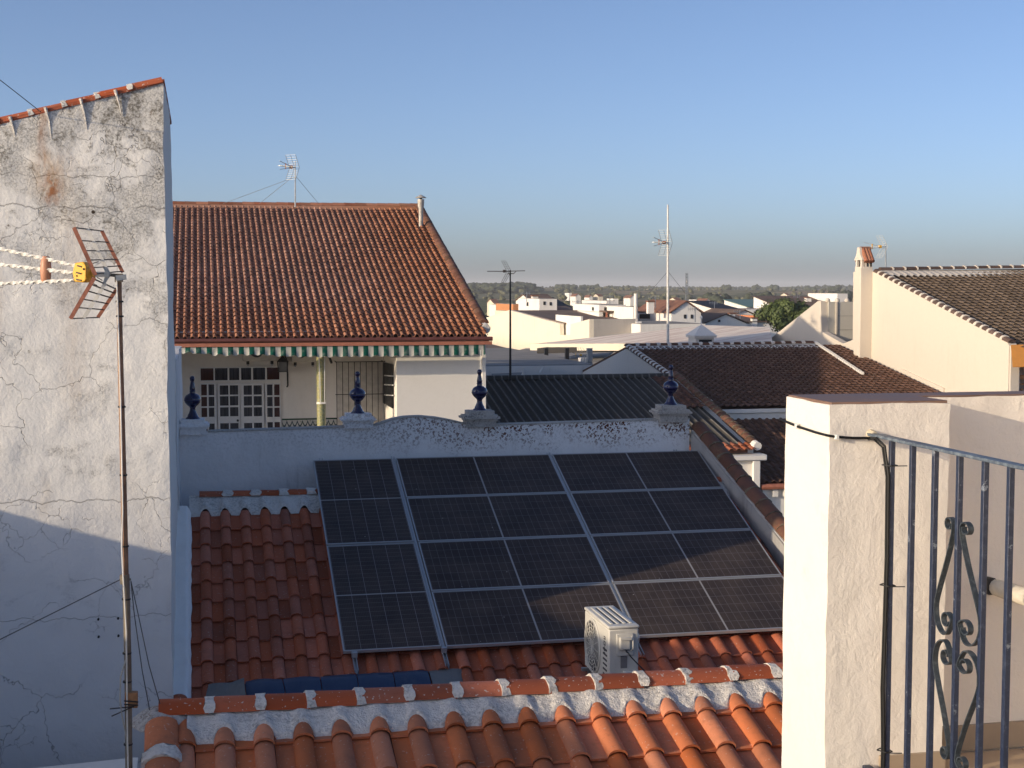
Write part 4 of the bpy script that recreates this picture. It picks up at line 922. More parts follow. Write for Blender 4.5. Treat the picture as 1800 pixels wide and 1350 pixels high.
# mosaic column
n = N('mosaic_tile'); p = n.obj(); X = n.xyz(n.pos())
an = n.ma('ARCTAN2', n.ma('SUBTRACT', X[0], ony(564, 690, YB).x), n.ma('SUBTRACT', X[1], YB + .0))
cb_ = n.new('ShaderNodeCombineXYZ'); n.put(cb_.inputs[0], n.ma('MULTIPLY', an, 5.1)); n.put(cb_.inputs[1], n.ma('MULTIPLY', X[2], 24.0))
wn = n.new('ShaderNodeTexWhiteNoise'); n.put(wn.inputs[0], n.vm('FLOOR', cb_.outputs[0])); fx = n.xyz(n.vm('FRACTION', cb_.outputs[0]))
c = n.ramp(wn.outputs['Value'], [(0, (.42, .36, .12)), (.35, (.34, .36, .20)), (.6, (.50, .44, .22)), (.8, (.18, .25, .14)), (1, (.55, .50, .30))])
gr = n.ma('MAXIMUM', n.mr(fx[0], .16, .08), n.mr(fx[1], .18, .10)); c = n.mix(n.ma('MULTIPLY', gr, .8), c, (.06, .055, .04)); n.done(c, .3); M_MOSA = n.m
ccx = U(564.5, YB); zc1 = E1.z - .24
MB().tube([(ccx, YB, FLZ), (ccx, YB, zc1)], .127, 20).build('column', M_MOSA, ah, ang=50)
MB().tube([(ccx, YB, V(708, 564, YB) - .03), (ccx, YB, V(708, 564, YB) + .03)], .14, 20).build('column_band', M_WHITE, ah)
gtb = MB(); zt1, zb1 = V(625, 565, YB - .3), V(709, 565, YB - .3)
for u_ in (561.5, 571): gtb.bar((U(u_, YB - .2), YB - .20, zt1), (U(u_ - .3 if u_ > 565 else u_ + 2, YB - .2), YB - .17, zb1), .022)
gtb.bar((U(561.5, YB - .2), YB - .2, zt1), (U(566, YB - .2), YB - .2, zt1 + .18), .022); gtb.bar((U(571, YB - .2), YB - .2, zt1), (U(566, YB - .2), YB - .2, zt1 + .18), .022)
gtb.bar((U(563, YB - .2), YB - .17, zb1), (U(572, YB - .2), YB - .17, zb1), .05)
# awning
YA = 39.78
n = N('striped_canvas'); X = n.xyz(n.pos()); s_ = n.ma('FRACT', n.ma('DIVIDE', X[0], .286))
c = n.mix(n.ma('GREATER_THAN', s_, .5), (.44, .43, .39), (.004, .075, .055)); c = n.mix(n.mr(n.noise(n.pos(), 7, 4), .45, .75, 0, .4), c, (.25, .27, .23)); n.done(c, .85, spec=.1); M_CANVAS = n.m
aw = thing('striped_awning', (3.5, YA, E1.z - .3), 'green and white striped awning hanging under the gutter of the pink tiled house', 'awning')
xa0, xa1 = -1.6, U(852, YA)
def awf(u, v):
    x = xa0 + (xa1 - xa0) * u; uu = 900 + 2500 * 0
    left = max(0, min(1, (U(560, YA) - x) / 3.2)); drop = .30 - .12 * left + .03 * math.sin(x * 3.1) * left + .02 * math.sin(x * 22)
    if x < U(338, YA): drop = .14
    y = YA + .05 * math.sin(x * 7.3) * left * v + .02 * math.sin(x * 22) * v - .10 * v * left
    z = E1.z - .248 - drop * v; q = Vector((x, y, z)); return q + noise.noise_vector(q * 5) * (.015 + .03 * left) * v
MB().grid(awf, 420, 8).build('valance', M_CANVAS, aw, ang=80)
MB().tube([(xa0, YA + .10, E1.z - .31), (xa1, YA + .10, E1.z - .31)], .055, 10).build('roller', M_CANVAS, aw)
gtb.build('crank_frame', M_WHITE, aw, smooth=False)
MB().bar((U(845, YA), YA + .02, E1.z - .4), (U(845, YA), YA + .05, V(652, 845, YA)), .022).build('arm', M_WHITE, aw, smooth=False)
MB().bar((U(581, YA), YA + .5, V(626, 581, YA)), (U(585, YA), YA + .3, V(639, 585, YA)), .05).build('arm', M_BLACK, aw, smooth=False)
# flue with cowl
fb = onp(740, 399, E1, Vector((1, 0, 0)).cross(US)); ft = ony(740, 348, fb.y)
flu = thing('metal_flue', tuple(fb - Vector((0, 0, .2))), 'pale metal flue pipe with round cowl at the right end of the pink roof', 'chimney flue')
M_FLUE = flat('flue_metal', (.50, .47, .42), .5, .2, .25, 4)
MB().lathe([(.078, -.25), (.080, (ft - fb).length - .42), (.088, (ft - fb).length - .38), (.115, (ft - fb).length - .28), (.125, (ft - fb).length - .05)], fb, 16).build('pipe', M_FLUE, flu)
MB().lathe([(.195, (ft - fb).length + .0), (.20, (ft - fb).length + .015), (.05, (ft - fb).length + .10), (.002, (ft - fb).length + .12)], fb, 16).build('cowl', M_FLUE, flu)
MB().lathe([(.05, (ft - fb).length - .06), (.05, (ft - fb).length)], fb, 8).build('cowl_post', M_BLACK, flu)

# ---------------------------------------------------------------- dark corrugated roof house
C1 = ony(1338, 792, 40.0); C2 = onx(1190, 663, C1.x); UC = slope_of(C1, C2); LC = (C2 - C1).length; NC = Vector((1, 0, 0)).cross(UC)
chh = thing('corrugated_roof_house', (12, 45, GROUND), 'low white house with a dark corrugated roof and mossy tiled verge', 'house')
n = N('dark_fibre_cement'); p = n.pos(); X = n.xyz(p)
c = n.mix(n.noise(p, 1.2, 5, .6), (.045, .043, .040), (.075, .070, .064)); cr__ = n.ma('ABSOLUTE', n.ma('SINE', n.ma('MULTIPLY', X[0], math.pi / .265))); c = n.mix(n.ma('MULTIPLY', n.mr(cr__, .5, .1), n.mr(n.noise(p, 3, 5, .7), .3, .6, .3, 1)), c, (.19, .18, .165)); c = n.mix(n.mr(n.noise(p, 14, 5, .7), .5, .7, 0, .35), c, (.15, .13, .10)); n.bump(n.noise(p, 20, 4), .4, .01); n.done(c, .9, spec=.2); M_CORR = n.m
xl = E1.x - .02; xr = C1.x - .35; per = .265; nsh = 8
cr_ = MB().slab([(xl, C1.y + .2, C1.z + .02), (xr, C1.y + .2, C1.z + .02), (xr, C2.y, C2.z - .08), (xl, C2.y, C2.z - .08)], (0, 0, -.1)).build('roof', M_UNDER, chh, smooth=False)
def corr(xa, xb_, s0, s1, dz):
    def fn(u, v):
        x = xa + (xb_ - xa) * u; s = s0 + (s1 - s0) * v
        h = .06 * (1 - abs(math.sin(math.pi * x / per)) ** 1.2 * 1.7)
        q = C1 + Vector((x - C1.x, 0, 0)) + UC * s + NC * (h + dz); return q + noise.noise_vector(q * 1.2) * .006
    return MB().grid(fn, int((xb_ - xa) / per * 8), 4)
ws = (xr - xl) / nsh
for k in range(nsh):
    for j in range(3): corr(xl + k * ws, xl + (k + 1) * ws + .03, .55 + j * (LC - .6) / 3, .55 + (j + 1) * (LC - .6) / 3 + .12, .01 + .012 * (j == 0) * 0 + .012 * (2 - j) * -.3 + .015 * j * 0 + (.02 if j < 2 else 0) * 0 + .008 * k / nsh).build('roof_sheet', M_CORR, cr_, ang=75)
tile_roof(cr_, Vector((xl, C1.y, C1.z + .01)), (1, 0, 0), UC, int((xr - xl) / .24) + 1, 2, .24, .33, terracotta('eave_tile', (.36, .12, .06), (.30, .10, .05), g=.4), .14, .05, 300, n_hi=6)
MB().tube([(xl, C2.y, C2.z + .03), (C1.x, C2.y, C2.z + .03)], .12, 10).build('ridge_cap', M_CORR, chh)
cover_row(chh, [(C1.x - .08, C1.y + .35, C1.z + .10 + .35 * UC.z / UC.y), (C2.x - .08, C2.y, C2.z + .10)], .15, .36, M_MOSSTILE, M_MOSSMORTAR, .04, 'verge_tile', n=8)
MB().tube([(C1.x - .08, C1.y + .08, C1.z + .12), (C1.x - .08, C1.y + .4, C1.z + .17)], .13, 10).build('verge_end', M_WHITE, chh)
tile_roof(cr_, Vector((C1.x - 1.0, C1.y, C1.z + .05)) + UC * 4.2, (1, 0, 0), UC, 3, int((LC - 4.3) / .33), .25, .33, M_MOSSTILE, .14, .05, 80, n_hi=6)
MB().box(xl, C1.x - .05, C1.y + .12, C1.y + .5, GROUND, C1.z - .3).build('wall', M_WHITE, chh, smooth=False)
MB().box(xl, C1.x + .18, C1.y - .06, C1.y + .5, C1.z - .30, C1.z - .12).build('cornice', M_WHITE, chh, bevel=.03)
MB().box(xl, C1.x - .05, C1.y - .01, C1.y + .11, C1.z - 1.15, C1.z - .95).build('string_course', M_WHITE, chh, bevel=.02)
MB().box(C1.x - .25, C1.x - .02, C1.y - .02, C1.y + .11, GROUND, C1.z - .302).build('pilaster', M_WHITE, chh, bevel=.02)
MB().slab([(C1.x - .3, C1.y + .5, GROUND), (C1.x - .3, C1.y + .5, C1.z + .0), (C1.x - .3, C2.y, C2.z - .05), (C1.x - .3, C2.y + 7, C2.z - 2.3), (C1.x - .3, C2.y + 7, GROUND)], (.25, 0, 0)).build('gable_wall', M_WHITE, chh, smooth=False)
MB().slab([(xl, C2.y, C2.z + .02), (C1.x, C2.y, C2.z + .02), (C1.x, C2.y + 7, C2.z - 2.2), (xl, C2.y + 7, C2.z - 2.2)], (0, 0, -.1)).build('rear_roof', M_CORR, chh, smooth=False)

# ---------------------------------------------------------------- brown roofed house and the tall white gable on the right
XG = 26.2
A1 = ony(1101, 608.5, 55.2); A2 = onx(1176, 661, A1.x); UA = slope_of(A2, A1); NA = Vector((1, 0, 0)).cross(UA)
bh = thing('brown_roof_house', (22, 54, GROUND), 'white house with long dark brown tiled roof in two steps, left of the tall gable', 'house')
ev = onp(1320, 714, A1, NA); LA = (A1.y - ev.y) / UA.y
eA = Vector((A1.x + .05, ev.y, ev.z - .04))
ra = MB().slab([eA + Vector((0, .1, -.06)), eA + Vector((XG - eA.x, .1, -.06)), eA + Vector((XG - eA.x, 0, -.06)) + UA * LA, eA + Vector((0, 0, -.06)) + UA * LA], (0, 0, -.12)).build('roof', M_UNDER, bh, smooth=False)
wA = .25; tile_roof(ra, eA + Vector((.15, 0, 0)), (1, 0, 0), UA, int((XG - eA.x - .15) / wA), int(LA / .36), wA, .36, M_BROWNTILE, .15, .05, 180, lift=.03, n_hi=6, mode=lambda q: abs(q[2].x - 23.3) + abs(q[2].y - 49.5) * .8, jit=.006)
cover_row(bh, [(A1.x, A1.y + .05, A1.z + .0), (24.9, A1.y + .05, A1.z + .05)], .13, .46, M_BROWNTILE, M_MORTAR, .16, 'ridge_tile', n=6)
mortar_band(bh, A1.x, 25.0, A1.y + .05, A1.z + .02, A1.y - .62, A1.z - .13, eA.x + .15, wA, .13, M_WHITE, dip=.1, h=.04, step=.06)
cover_row(bh, [(A1.x + .02, ev.y + .1, ev.z + .06), (A1.x + .02, A1.y, A1.z + .02)], .12, .38, M_BROWNTILE, M_WHITE, .15, 'verge_tile', n=6, mr_=1.12)
MB().slab([(A1.x, ev.y, GROUND), (A1.x, ev.y, ev.z - .12), (A1.x, A1.y, A1.z - .1), (A1.x, A1.y + 7, A1.z - 1.5), (A1.x, A1.y + 7, GROUND)], (.25, 0, 0)).build('gable_wall', M_WHITE, bh, smooth=False)
MB().slab([(A1.x + .02, A1.y + .1, A1.z - .02), (XG, A1.y + .1, A1.z - .02), (XG, A1.y + 7, A1.z - 1.4), (A1.x + .02, A1.y + 7, A1.z - 1.4)], (0, 0, -.1)).build('rear_roof', M_BROWNTILE, bh, smooth=False)
MB().box(A1.x + .26, XG, ev.y + .10, ev.y + .4, GROUND, ev.z - .25).build('wall', M_WHITE, bh, smooth=False)
MB().box(A1.x + .02, XG, ev.y + .02, ev.y + .3, ev.z - .24, ev.z - .10).build('cornice', M_WHITE, bh, bevel=.02)
# valley flashing between the two parts of the roof
vf = MB(); va = onp(1432, 604, A1, NA) + NA * .05; vb = onp(1517, 660, A1, NA) + NA * .05
k = 26
for i in range(k):
    a = va.lerp(vb, i / k); b = va.lerp(vb, (i + .72) / k)
    vf.bar(a + NA * .02, b + NA * .02, .13, .07, NA)
vf.bar(va, vb, .08, .04, NA); vf.build('flashing', M_WHITE, bh, smooth=False)
# lower roof step
e3t = Vector((C1.x + .05, ev.y - .05, onp(1320, 733, (0, ev.y - .05, 0), (0, 1, 0)).z)); NL = NA
bt = ony(1352, 847, C1.y + .15); US3 = slope_of(bt, e3t); LL = (e3t.y - bt.y) / US3.y; e3 = Vector((e3t.x, bt.y, bt.z - .04))
rl_ = MB().slab([e3 + Vector((0, .1, -.06)), e3 + Vector((XG - e3.x, .1, -.06)), e3 + Vector((XG - e3.x, 0, -.06)) + US3 * LL, e3 + Vector((0, 0, -.06)) + US3 * LL], (0, 0, -.12)).build('lower_roof', M_UNDER, bh, smooth=False)
tile_roof(rl_, e3, (1, 0, 0), US3, int((XG - e3.x) / .25), int(LL / .36), .25, .36, M_BROWNTILE, .13, .055, 100, n_hi=6, mode=lambda q: abs(q[2].x - 17.6) + abs(q[2].y - 44) * .5, jit=.006)
MB().tube([(e3.x, e3.y - .07, e3.z - .10), (XG, e3.y - .07, e3.z - .10)], .09, 8).build('gutter', M_FASCIA, bh)
MB().box(e3.x + .1, XG, e3.y + .1, e3.y + .4, GROUND, e3.z - .2).build('lower_wall', M_WHITE, bh, smooth=False)
for k in range(30): MB().box(e3.x + .05 + k * .35, e3.x + .22 + k * .35, e3.y - .02, e3.y + .0985, e3.z - .42, e3.z - .20).build('dentil', M_WHITE, bh, smooth=False)

M_DARKCOVER = terracotta('dark_cover_tile', (.13, .085, .07), (.10, .068, .055), g=.3)
M_CREAM = plaster('cream_white_paint', (.68, .61, .515), .12, .12, 5, (.42, .34, .25))
gh = thing('tall_gable_house', (XG + 4, 52, GROUND), 'tall cream white house with blank sunlit gable wall and taupe tiled roof at right', 'house')
out = [(1350, 606), (1356, 594), (1438, 529), (1443, 529), (1444.5, 583), (1482, 604), (1499, 597.5), (1500, 478), (1534, 477), (1769, 599), (1774, 608)]
py = [onx(u, v, XG) for u, v in out]; far, near = py[0], py[-1]
MB().slab([(XG, p.y, p.z) for p in py] + [(XG, near.y, GROUND), (XG, far.y, GROUND)], (.3, 0, 0)).build('gable_wall', M_CREAM, gh, smooth=False)
# mouldings at the foot of the gable where the brown roof meets it
mm = MB(); y_a, y_b = onp(1530, 655, A1, NA).y, onp(1590, 690, A1, NA).y; fz = lambda y: A1.z - (A1.y - y) * UA.z / UA.y

mm.slab([(XG - .05, y_a, fz(y_a) + .14), (XG - .05, y_b, fz(y_b) + .14), (XG - .05, y_b, fz(y_b) - .1), (XG - .05, y_a, fz(y_a) - .1)], (.045, 0, 0)); mm.build('flashing_fillet', M_CREAM, gh, smooth=False)
vt, vb_ = onx(1536, 477.5, XG), onx(1773, 603, XG)
cover_row(gh, [(XG + .12, vb_.y, vb_.z), (XG + .12, vt.y, vt.z)], .15, .44, M_DARKCOVER, M_CREAM, .13, 'verge_tile', n=7, mr_=1.12)
UR = slope_of(vb_, vt); LR = (vt - vb_).length
rr = ony(1800, 473, vt.y); dzx = (rr.z - vt.z) / (rr.x - XG)
ACR = Vector((1, 0, dzx))
er = Vector((XG + .32, vb_.y - .25, vb_.z - .10 - .25 * UR.z / UR.y)); LR += .3
rg_ = MB().slab([er + Vector((0, 0, -.06)), er + ACR * 14 + Vector((0, 0, -.06)), er + ACR * 14 + UR * LR + Vector((0, 0, -.06)), er + UR * LR + Vector((0, 0, -.06))], (0, 0, -.12)).build('roof', M_UNDER, gh, smooth=False)
tile_roof(rg_, er, ACR, UR, 44, int(LR / .37), .28, .37, M_TAUPETILE, .17, .055, 280, lift=.034, n_hi=6, mode=lambda q: q[2].x - 27 + (vt.y - q[2].y) * .05, jit=.006)
mortar_band(gh, XG + .3, XG + 12, vt.y + .1, vt.z + .08, vt.y - .75, vt.z - .17, er.x, .28, .15, M_CREAM, h=.05, step=.07)
rgt = gh
cover_row(gh, [(XG + .3, vt.y + .1, vt.z + .05), (XG + 13, vt.y + .1, vt.z + .05 + dzx * 12.7)], .15, .52, M_DARKCOVER, M_CREAM, .07, 'ridge_tile', n=6)
MB().slab([(XG + .3, vt.y + .1, vt.z + .02), (XG + 13, vt.y + .1, vt.z + .02 + dzx * 12), (XG + 13, vt.y + 1.6, vt.z - 3), (XG + .3, vt.y + 1.6, vt.z - 3)], (0, 0, -.1)).build('rear_roof', M_TAUPETILE, gh, smooth=False)
MB().box(XG + .31, XG + 14, near.y + .9, near.y + 1.2, GROUND, er.z + .3).build('front_wall', M_CREAM, gh, smooth=False)
MB().box(XG + .02, XG + .42, near.y - .03, near.y + .9, GROUND, near.z + .02).build('pier', M_CREAM, gh, bevel=.05)
for k in range(12): MB().box(XG + .02 + k * 0, XG + .04, 0, 0, 0, 0) if False else None
# recessed roof terrace
ty = onx(1444.5, 560, XG).y; tf = onx(1482, 604, XG).z + .02; tt = ony(1470, 530.5, ty).z
MB().box(XG + .31, XG + 4.4, ty, ty + .25, tf - .5, tt).build('terrace_wall', plaster('beige_panel_paint', (.58, .55, .48), .05, .1, 4), gh, smooth=False)
for k in range(3): MB().box(XG + .75, XG + 4.3, ty - .012, ty - .001, tt - .62 - k * .60, tt - .60 - k * .60).build('panel_joint', flat('panel_joint', (.35, .33, .29), .8) if k == 0 else bpy.data.materials['panel_joint'], gh, smooth=False)
MB().box(XG + .64, XG + .71, ty - .05, ty - .001, tf, tt).build('terrace_post', M_CREAM, gh, smooth=False)
for u_ in (1457, 1474, 1491): q = ony(u_, 529, ty); MB().lathe([(.11, 0), (.11, .05), (.085, .12), (.02, .16)], (q.x, ty + .12, tt + .002), 12).build('wall_finial', M_CREAM, gh)
MB().box(XG + .31, XG + 4.4, vt.y + .3, ty - .002, tf - .3, tf - .25).build('terrace_floor', flat('terrace_grey_floor', (.20, .17, .14), .8), gh, smooth=False)
MB().box(XG + 4.41, XG + 4.7, vt.y + .3, ty + .2, tf - .5, tt).build('terrace_side_wall', M_CREAM, gh, smooth=False)
# chimney
cxl = XG - .50; cy0 = onx(1511, 640, cxl).y; cy1 = onx(1500, 640, cxl).y
cxr = XG - .002; ct = ony(1515, 459, cy0).z; ctop = ony(1518, 437, cy0).z
ch = thing('tiled_chimney', ((cxl + cxr) / 2, (cy0 + cy1) / 2, -5), 'tall white chimney with little tiled gable cap on the tall white house', 'chimney')
MB().box(cxl, cxr, cy0, cy1, -5.2, ct - .22).build('stack', M_CREAM, ch, bevel=.01)
xm, ym = (cxl + cxr) / 2, (cy0 + cy1) / 2
for x in (cxl + .07, xm - .05, xm + .17, cxr - .07):
    for y in (cy0 + .07, cy1 - .07): MB().box(x - .045, x + .045, y - .06, y + .06, ct - .219, ct + .04).build('cap_post', M_CREAM, ch, smooth=False)
MB().box(cxl + .13, cxr - .13, cy0 + .14, cy1 - .14, ct - .218, ct + .0).build('flue_opening', M_DARK, ch, smooth=False)
hz_ = ctop - ct
MB().slab([(cxl, cy0 - .10, ct + .041), (cxl, cy1 + .10, ct + .041), (cxl, ym + .20, ct + hz_ * .45), (cxl, ym + .08, ctop + .06), (cxl, ym - .08, ctop + .06), (cxl, ym - .20, ct + hz_ * .45)], (.10, 0, 0)).build('cap_gable', M_CREAM, ch, smooth=False)
for s_ in (-1, 1):
    for k in range(3):
        x = cxl + .17 + k * (cxr - cxl - .2) / 2.4
        a, b = Vector((x, ym + s_ * (cy1 - cy0) * .74, ct - .02)), Vector((x, ym + s_ * .05, ctop - .02))
        MB().tube([a, b], [.098, .082], 10).build('cap_tile', M_OLDTILE, ch)
    MB().slab([(cxl + .1, ym + s_ * (cy1 - cy0) * .6, ct + .03), (cxr, ym + s_ * (cy1 - cy0) * .6, ct + .03), (cxr, ym, ctop - .05), (cxl + .1, ym, ctop - .05)], (0, 0, -.04)).build('cap_slope', M_OLDTILE, ch, smooth=False)
MB().tube([(cxl + .08, ym, ctop), (cxr + .02, ym, ctop)], .09, 8).build('cap_ridge', M_OLDTILE, ch)
# orange awning and balustrade at the frame edge
ao = ony(1778, 613, near.y + .2); oa = thing('orange_awning', tuple(ao), 'orange canvas awning under the eave of the tall white house', 'awning')
M_ORANGE = flat('orange_canvas', (.72, .30, .06), .8, 0, .06)
a, b = ony(1777, 606, near.y - .10), ony(1777, 644, near.y - .62)
MB().slab([(a.x, a.y, a.z), (a.x + 5, a.y, a.z), (b.x + 5.2, b.y, b.z), (b.x + .06, b.y, b.z)], (0, 0, -.03)).build('canvas', M_ORANGE, oa, smooth=False)
ob = thing('orange_balustrade', tuple(ony(1780, 690, near.y + .1)), 'orange ornamental balustrade at the right edge under the orange awning', 'balustrade')
M_OR2 = flat('orange_paint', (.60, .30, .12), .7)
a = ony(1778, 660, near.y + .1); zb = ony(1778, 700, near.y + .1).z
MB().box(a.x, a.x + 6, a.y, a.y + .25, a.z - .12, a.z).build('hand_rail', M_OR2, ob, bevel=.01)
MB().box(a.x, a.x + .16, a.y + .03, a.y + .22, zb - .8, a.z - .121).build('end_post', M_OR2, ob, smooth=False)
for k in range(18):
    x = a.x + .30 + k * .16
    MB().lathe([(.05, 0), (.05, .06), (.025, .09), (.06, .22), (.025, .36), (.05, .40), (.05, .44)], (x, a.y + .12, a.z - .12 - .30 - .50 + .02), 8).build('spindle', M_OR2, ob)
MB().box(a.x + .161, a.x + 6, a.y + .04, a.y + .2, a.z - .33, a.z - .28).build('lower_rail', M_OR2, ob, smooth=False)
MB().box(a.x + .161, a.x + 6, a.y + .04, a.y + .2, zb - 1, a.z - .80).build('plinth', M_OR2, ob, smooth=False)
# ---------------------------------------------------------------- antennas
M_ANT = flat('antenna_aluminium', (.30, .30, .29), .4, .5)
M_ANTW = flat('antenna_white', (.72, .70, .64), .5)
M_ANTR = flat('rusty_red_frame', (.34, .13, .08), .6, .1, .3, 30)
M_ANTP = flat('pink_plastic', (.56, .26, .15), .5, 0, .06)
M_ANTY = flat('yellow_plastic', (.80, .43, .04), .45, 0, .06)
M_ANTD = flat('dark_wire', (.09, .07, .06), .5, .3)
M_POLE = flat('aged_mast', (.20, .17, .13), .5, .3, .3, 8)
def grid_reflector(mb, a, b, c, d, rungs, w):   # a-b one side, c-d other side, rungs between
    for k in range(rungs + 1):
        f = k / rungs; mb.bar(a.lerp(b, f), c.lerp(d, f), w)
# near mast: X antenna at the left, pictured corners carried to 8.6 m
YM = 8.6
def at(u, v, dy=0.0): return ony(u, v, YM + dy)
am = thing('tv_antenna', tuple(at(213, 490)), 'large television antenna with red mesh reflector and yellow box before the blind wall', 'antenna')
def refl(tl, tr, bl, br, nm, rungs=5):
    A_, B2, C2_, D2 = at(*tl, -.12), at(*tr, .14), at(*bl, -.12), at(*br, .14)
    f = MB(); f.bar(A_, C2_, .016, .022); o = f.build(nm, M_ANTR, am, smooth=False)
    MB().bar(B2, D2, .013, .020).build('side_bar', M_ANTR, o, smooth=False)
    for k in (0, .27, .48, .68, .84, .97): MB().bar(A_.lerp(C2_, k), B2.lerp(D2, k), .0065).build('rod', M_ANTD, o, smooth=False)
    MB().bar(A_.lerp(B2, .48) + Vector((0, -.012, 0)), C2_.lerp(D2, .48) + Vector((0, -.012, 0)), .014, .02).build('centre_bar', M_ANTW, o, smooth=False)
refl((130, 400), (179, 406), (168, 484), (216, 479), 'upper_reflector')
refl((124, 560), (172, 558), (166, 488), (206, 507), 'lower_reflector')
MB().slab([at(181, 470, -.02), at(192, 476, -.02), at(194, 484, -.02), at(184, 500, -.02), at(180, 500, -.02), at(186, 480, -.02)], (0, .02, 0)).build('hinge_plate', M_STEEL, am, smooth=False)
MB().bar(at(168, 482), at(186, 482.5), .045, .03).build('boom_stub', M_ANTW, am, smooth=False)
MB().tube([at(187, 482, -.04), at(187, 482, .0)], .017, 12).build('bolt', M_STEEL, am)
MB().bar(at(193, 483), at(221, 486), .014, .02).build('mast_arm', M_POLE, am, smooth=False)
yb_ = MB(); yb_.slab([at(131, 462, .0), at(146, 460, -.055), at(151, 468, -.075), at(151, 492, -.075), at(146, 497, -.055), at(130, 495, .003), at(127, 480, .015)], (.03, .08, 0)); yb_.build('dipole_box', M_ANTY, am, bevel=.008)
for s_ in ((136, 467, 143, 469), (134, 479, 142, 481), (134, 491, 143, 493)): MB().bar(at(s_[0], s_[1], -.02), at(s_[2], s_[3], -.05), .004, .008).build('slot', M_DARK, am, smooth=False)
for s_ in ((147, 473), (135.5, 485)): MB().tube([at(*s_, -.07 if s_[0] > 140 else -.022), at(*s_, -.05 if s_[0] > 140 else -.01)], .006, 8).build('screw', M_DARK, am)
MB().slab([at(151, 466, -.03), at(157, 466, -.03), at(158, 487, -.03), at(151, 487, -.03)], (0, .06, 0)).build('box_neck', M_ANTY, am, bevel=.004)
MB().slab([at(158, 473, -.02), at(167, 475, -.02), at(167, 489, -.02), at(158, 485, -.02)], (0, .05, 0)).build('box_collar', M_ANTY, am, bevel=.004)
sp2 = MB(); sp2.tube([at(81, 450.5, .14), at(81, 456, .14), at(80.5, 474, .14), at(80.5, 492, .14), at(80.5, 497, .14)], [.018, .028, .033, .028, .018], 12); sp2.build('boom_spacer', M_ANTP, am)
def twist_boom(p0, p1, nm):
    a, b = p0, p1; L = (b - a).length; n_ = int(L / .012); path = []
    d = (b - a).normalized(); s1 = d.cross(Vector((0, 0, 1))).normalized(); s2 = s1.cross(d)
    mb = MB(); k = 4; vs = []
    for i in range(n_ + 1):
        c_ = a.lerp(b, i / n_); ph_ = i * .012 / .085 * math.pi
        for j in range(4):
            w, h = (.011, .0055)
            x, y = ((-w, -h), (w, -h), (w, h), (-w, h))[j]
            X_, Y_ = x * math.cos(ph_) - y * math.sin(ph_), x * math.sin(ph_) + y * math.cos(ph_)
            vs.append(c_ + s1 * X_ + s2 * Y_)
    mb.add(vs, [(i * 4 + j, i * 4 + (j + 1) % 4, (i + 1) * 4 + (j + 1) % 4, (i + 1) * 4 + j) for i in range(n_) for j in range(4)])
    mb.build('boom', M_ANTW, am, ang=30)
for (u0, v0, u1, v1) in ((-95, 416, 133, 467), (-95, 454, 131, 480), (-95, 503, 131, 493)):
    twist_boom(at(u0, v0, .46), at(u1, v1, .03), '')
for s_ in ((163, 463, 173, 460), (170, 487, 180, 493), (163, 498, 171, 502)): MB().bar(at(s_[0], s_[1], -.1), at(s_[2], s_[3], -.1), .005).build('dipole_rod', M_ANTD, am, smooth=False)

ms = thing('antenna_mast', tuple(at(228, 1420)), 'thin rusty antenna mast rising in front of the cracked blind wall', 'mast')
MB().tube([at(209, 486), at(211, 600), at(216.5, 820), at(221, 1020)], [.0155, .0165, .018, .0185], 12).build('upper_tube', flat('rusty_mast', (.26, .15, .09), .55, .3, .35, 9), ms)
MB().tube([at(221.5, 1015), at(225, 1180), at(228, 1500)], [.0215, .0215, .022], 12).build('lower_tube', M_POLE, ms)
MB().bar(at(204, 489, -.03), at(222, 487, -.03), .03, .03).build('clamp', M_STEEL, ms, smooth=False)
MB().bar(at(209, 481, 0), at(209, 496, 0), .045, .045).build('mast_clamp', M_POLE, ms, smooth=False)
MB().tube([at(219, 1010), at(219.6, 1026)], .028, 10).build('guy_ring', M_POLE, ms)
for sx in (-1, 1): MB().bar(at(220, 1021), at(220 + sx * 10, 1018), .012).build('guy_lug', M_POLE, ms, smooth=False)
for v_ in (530, 556, 715, 835, 960, 1053, 1148, 1198, 1308):
    f = (v_ - 486) / (1020 - 486); u_ = 209 + 12 * f if v_ < 1020 else 221.5 + (v_ - 1020) * .0135
    MB().tube([at(u_, v_ - 1.5), at(u_, v_ + 1.5)], .0225 if v_ < 1020 else .0262, 10).build('tape_band', M_BLACK, ms)
bx = MB(); bx.slab([at(219, 1218, -.03), at(242, 1218, -.03), at(242, 1245, -.03), at(219, 1245, -.03)], (0, .05, 0)); bx.build('wood_block', flat('old_wood', (.30, .15, .07), .8, 0, .3, 25), ms, bevel=.004)
for v_ in (1232, 1238): MB().bar(at(218, v_, -.036), at(243, v_ + 2, -.036), .007).build('binding_wire', M_BLACK, ms, smooth=False)
for q in ((193, 1246, 236, 1242), (196, 1259, 232, 1243)): MB().bar(at(q[0], q[1], -.05), at(q[2], q[3], -.04), .006).build('binding_wire', M_BLACK, ms, smooth=False)
cw = MB().tube([at(205, 492, -.02), at(207, 540, -.022), at(212, 700, -.024), at(216, 900, -.024), at(214, 960, -.026), at(216, 1005, -.024), at(218, 1040, -.03), at(222, 1110, -.03), at(224, 1300, -.03), at(226, 1400, -.03)], .0048, 6).build('coaxial_cable', M_ANTW)
tag(cw, 'white coaxial cable taped along the near antenna mast', 'cable')
cl_ = MB().tube([at(221, 1160, -.03), at(212, 1190, -.05), at(211, 1230, -.05), at(214, 1255, -.05), at(222, 1295, -.03), at(224, 1330, -.03)], .0042, 6).build('loose_cable', flat('pale_cable', (.38, .36, .30), .5)); tag(cl_, 'pale loose cable looping beside the wooden block on the mast', 'cable')
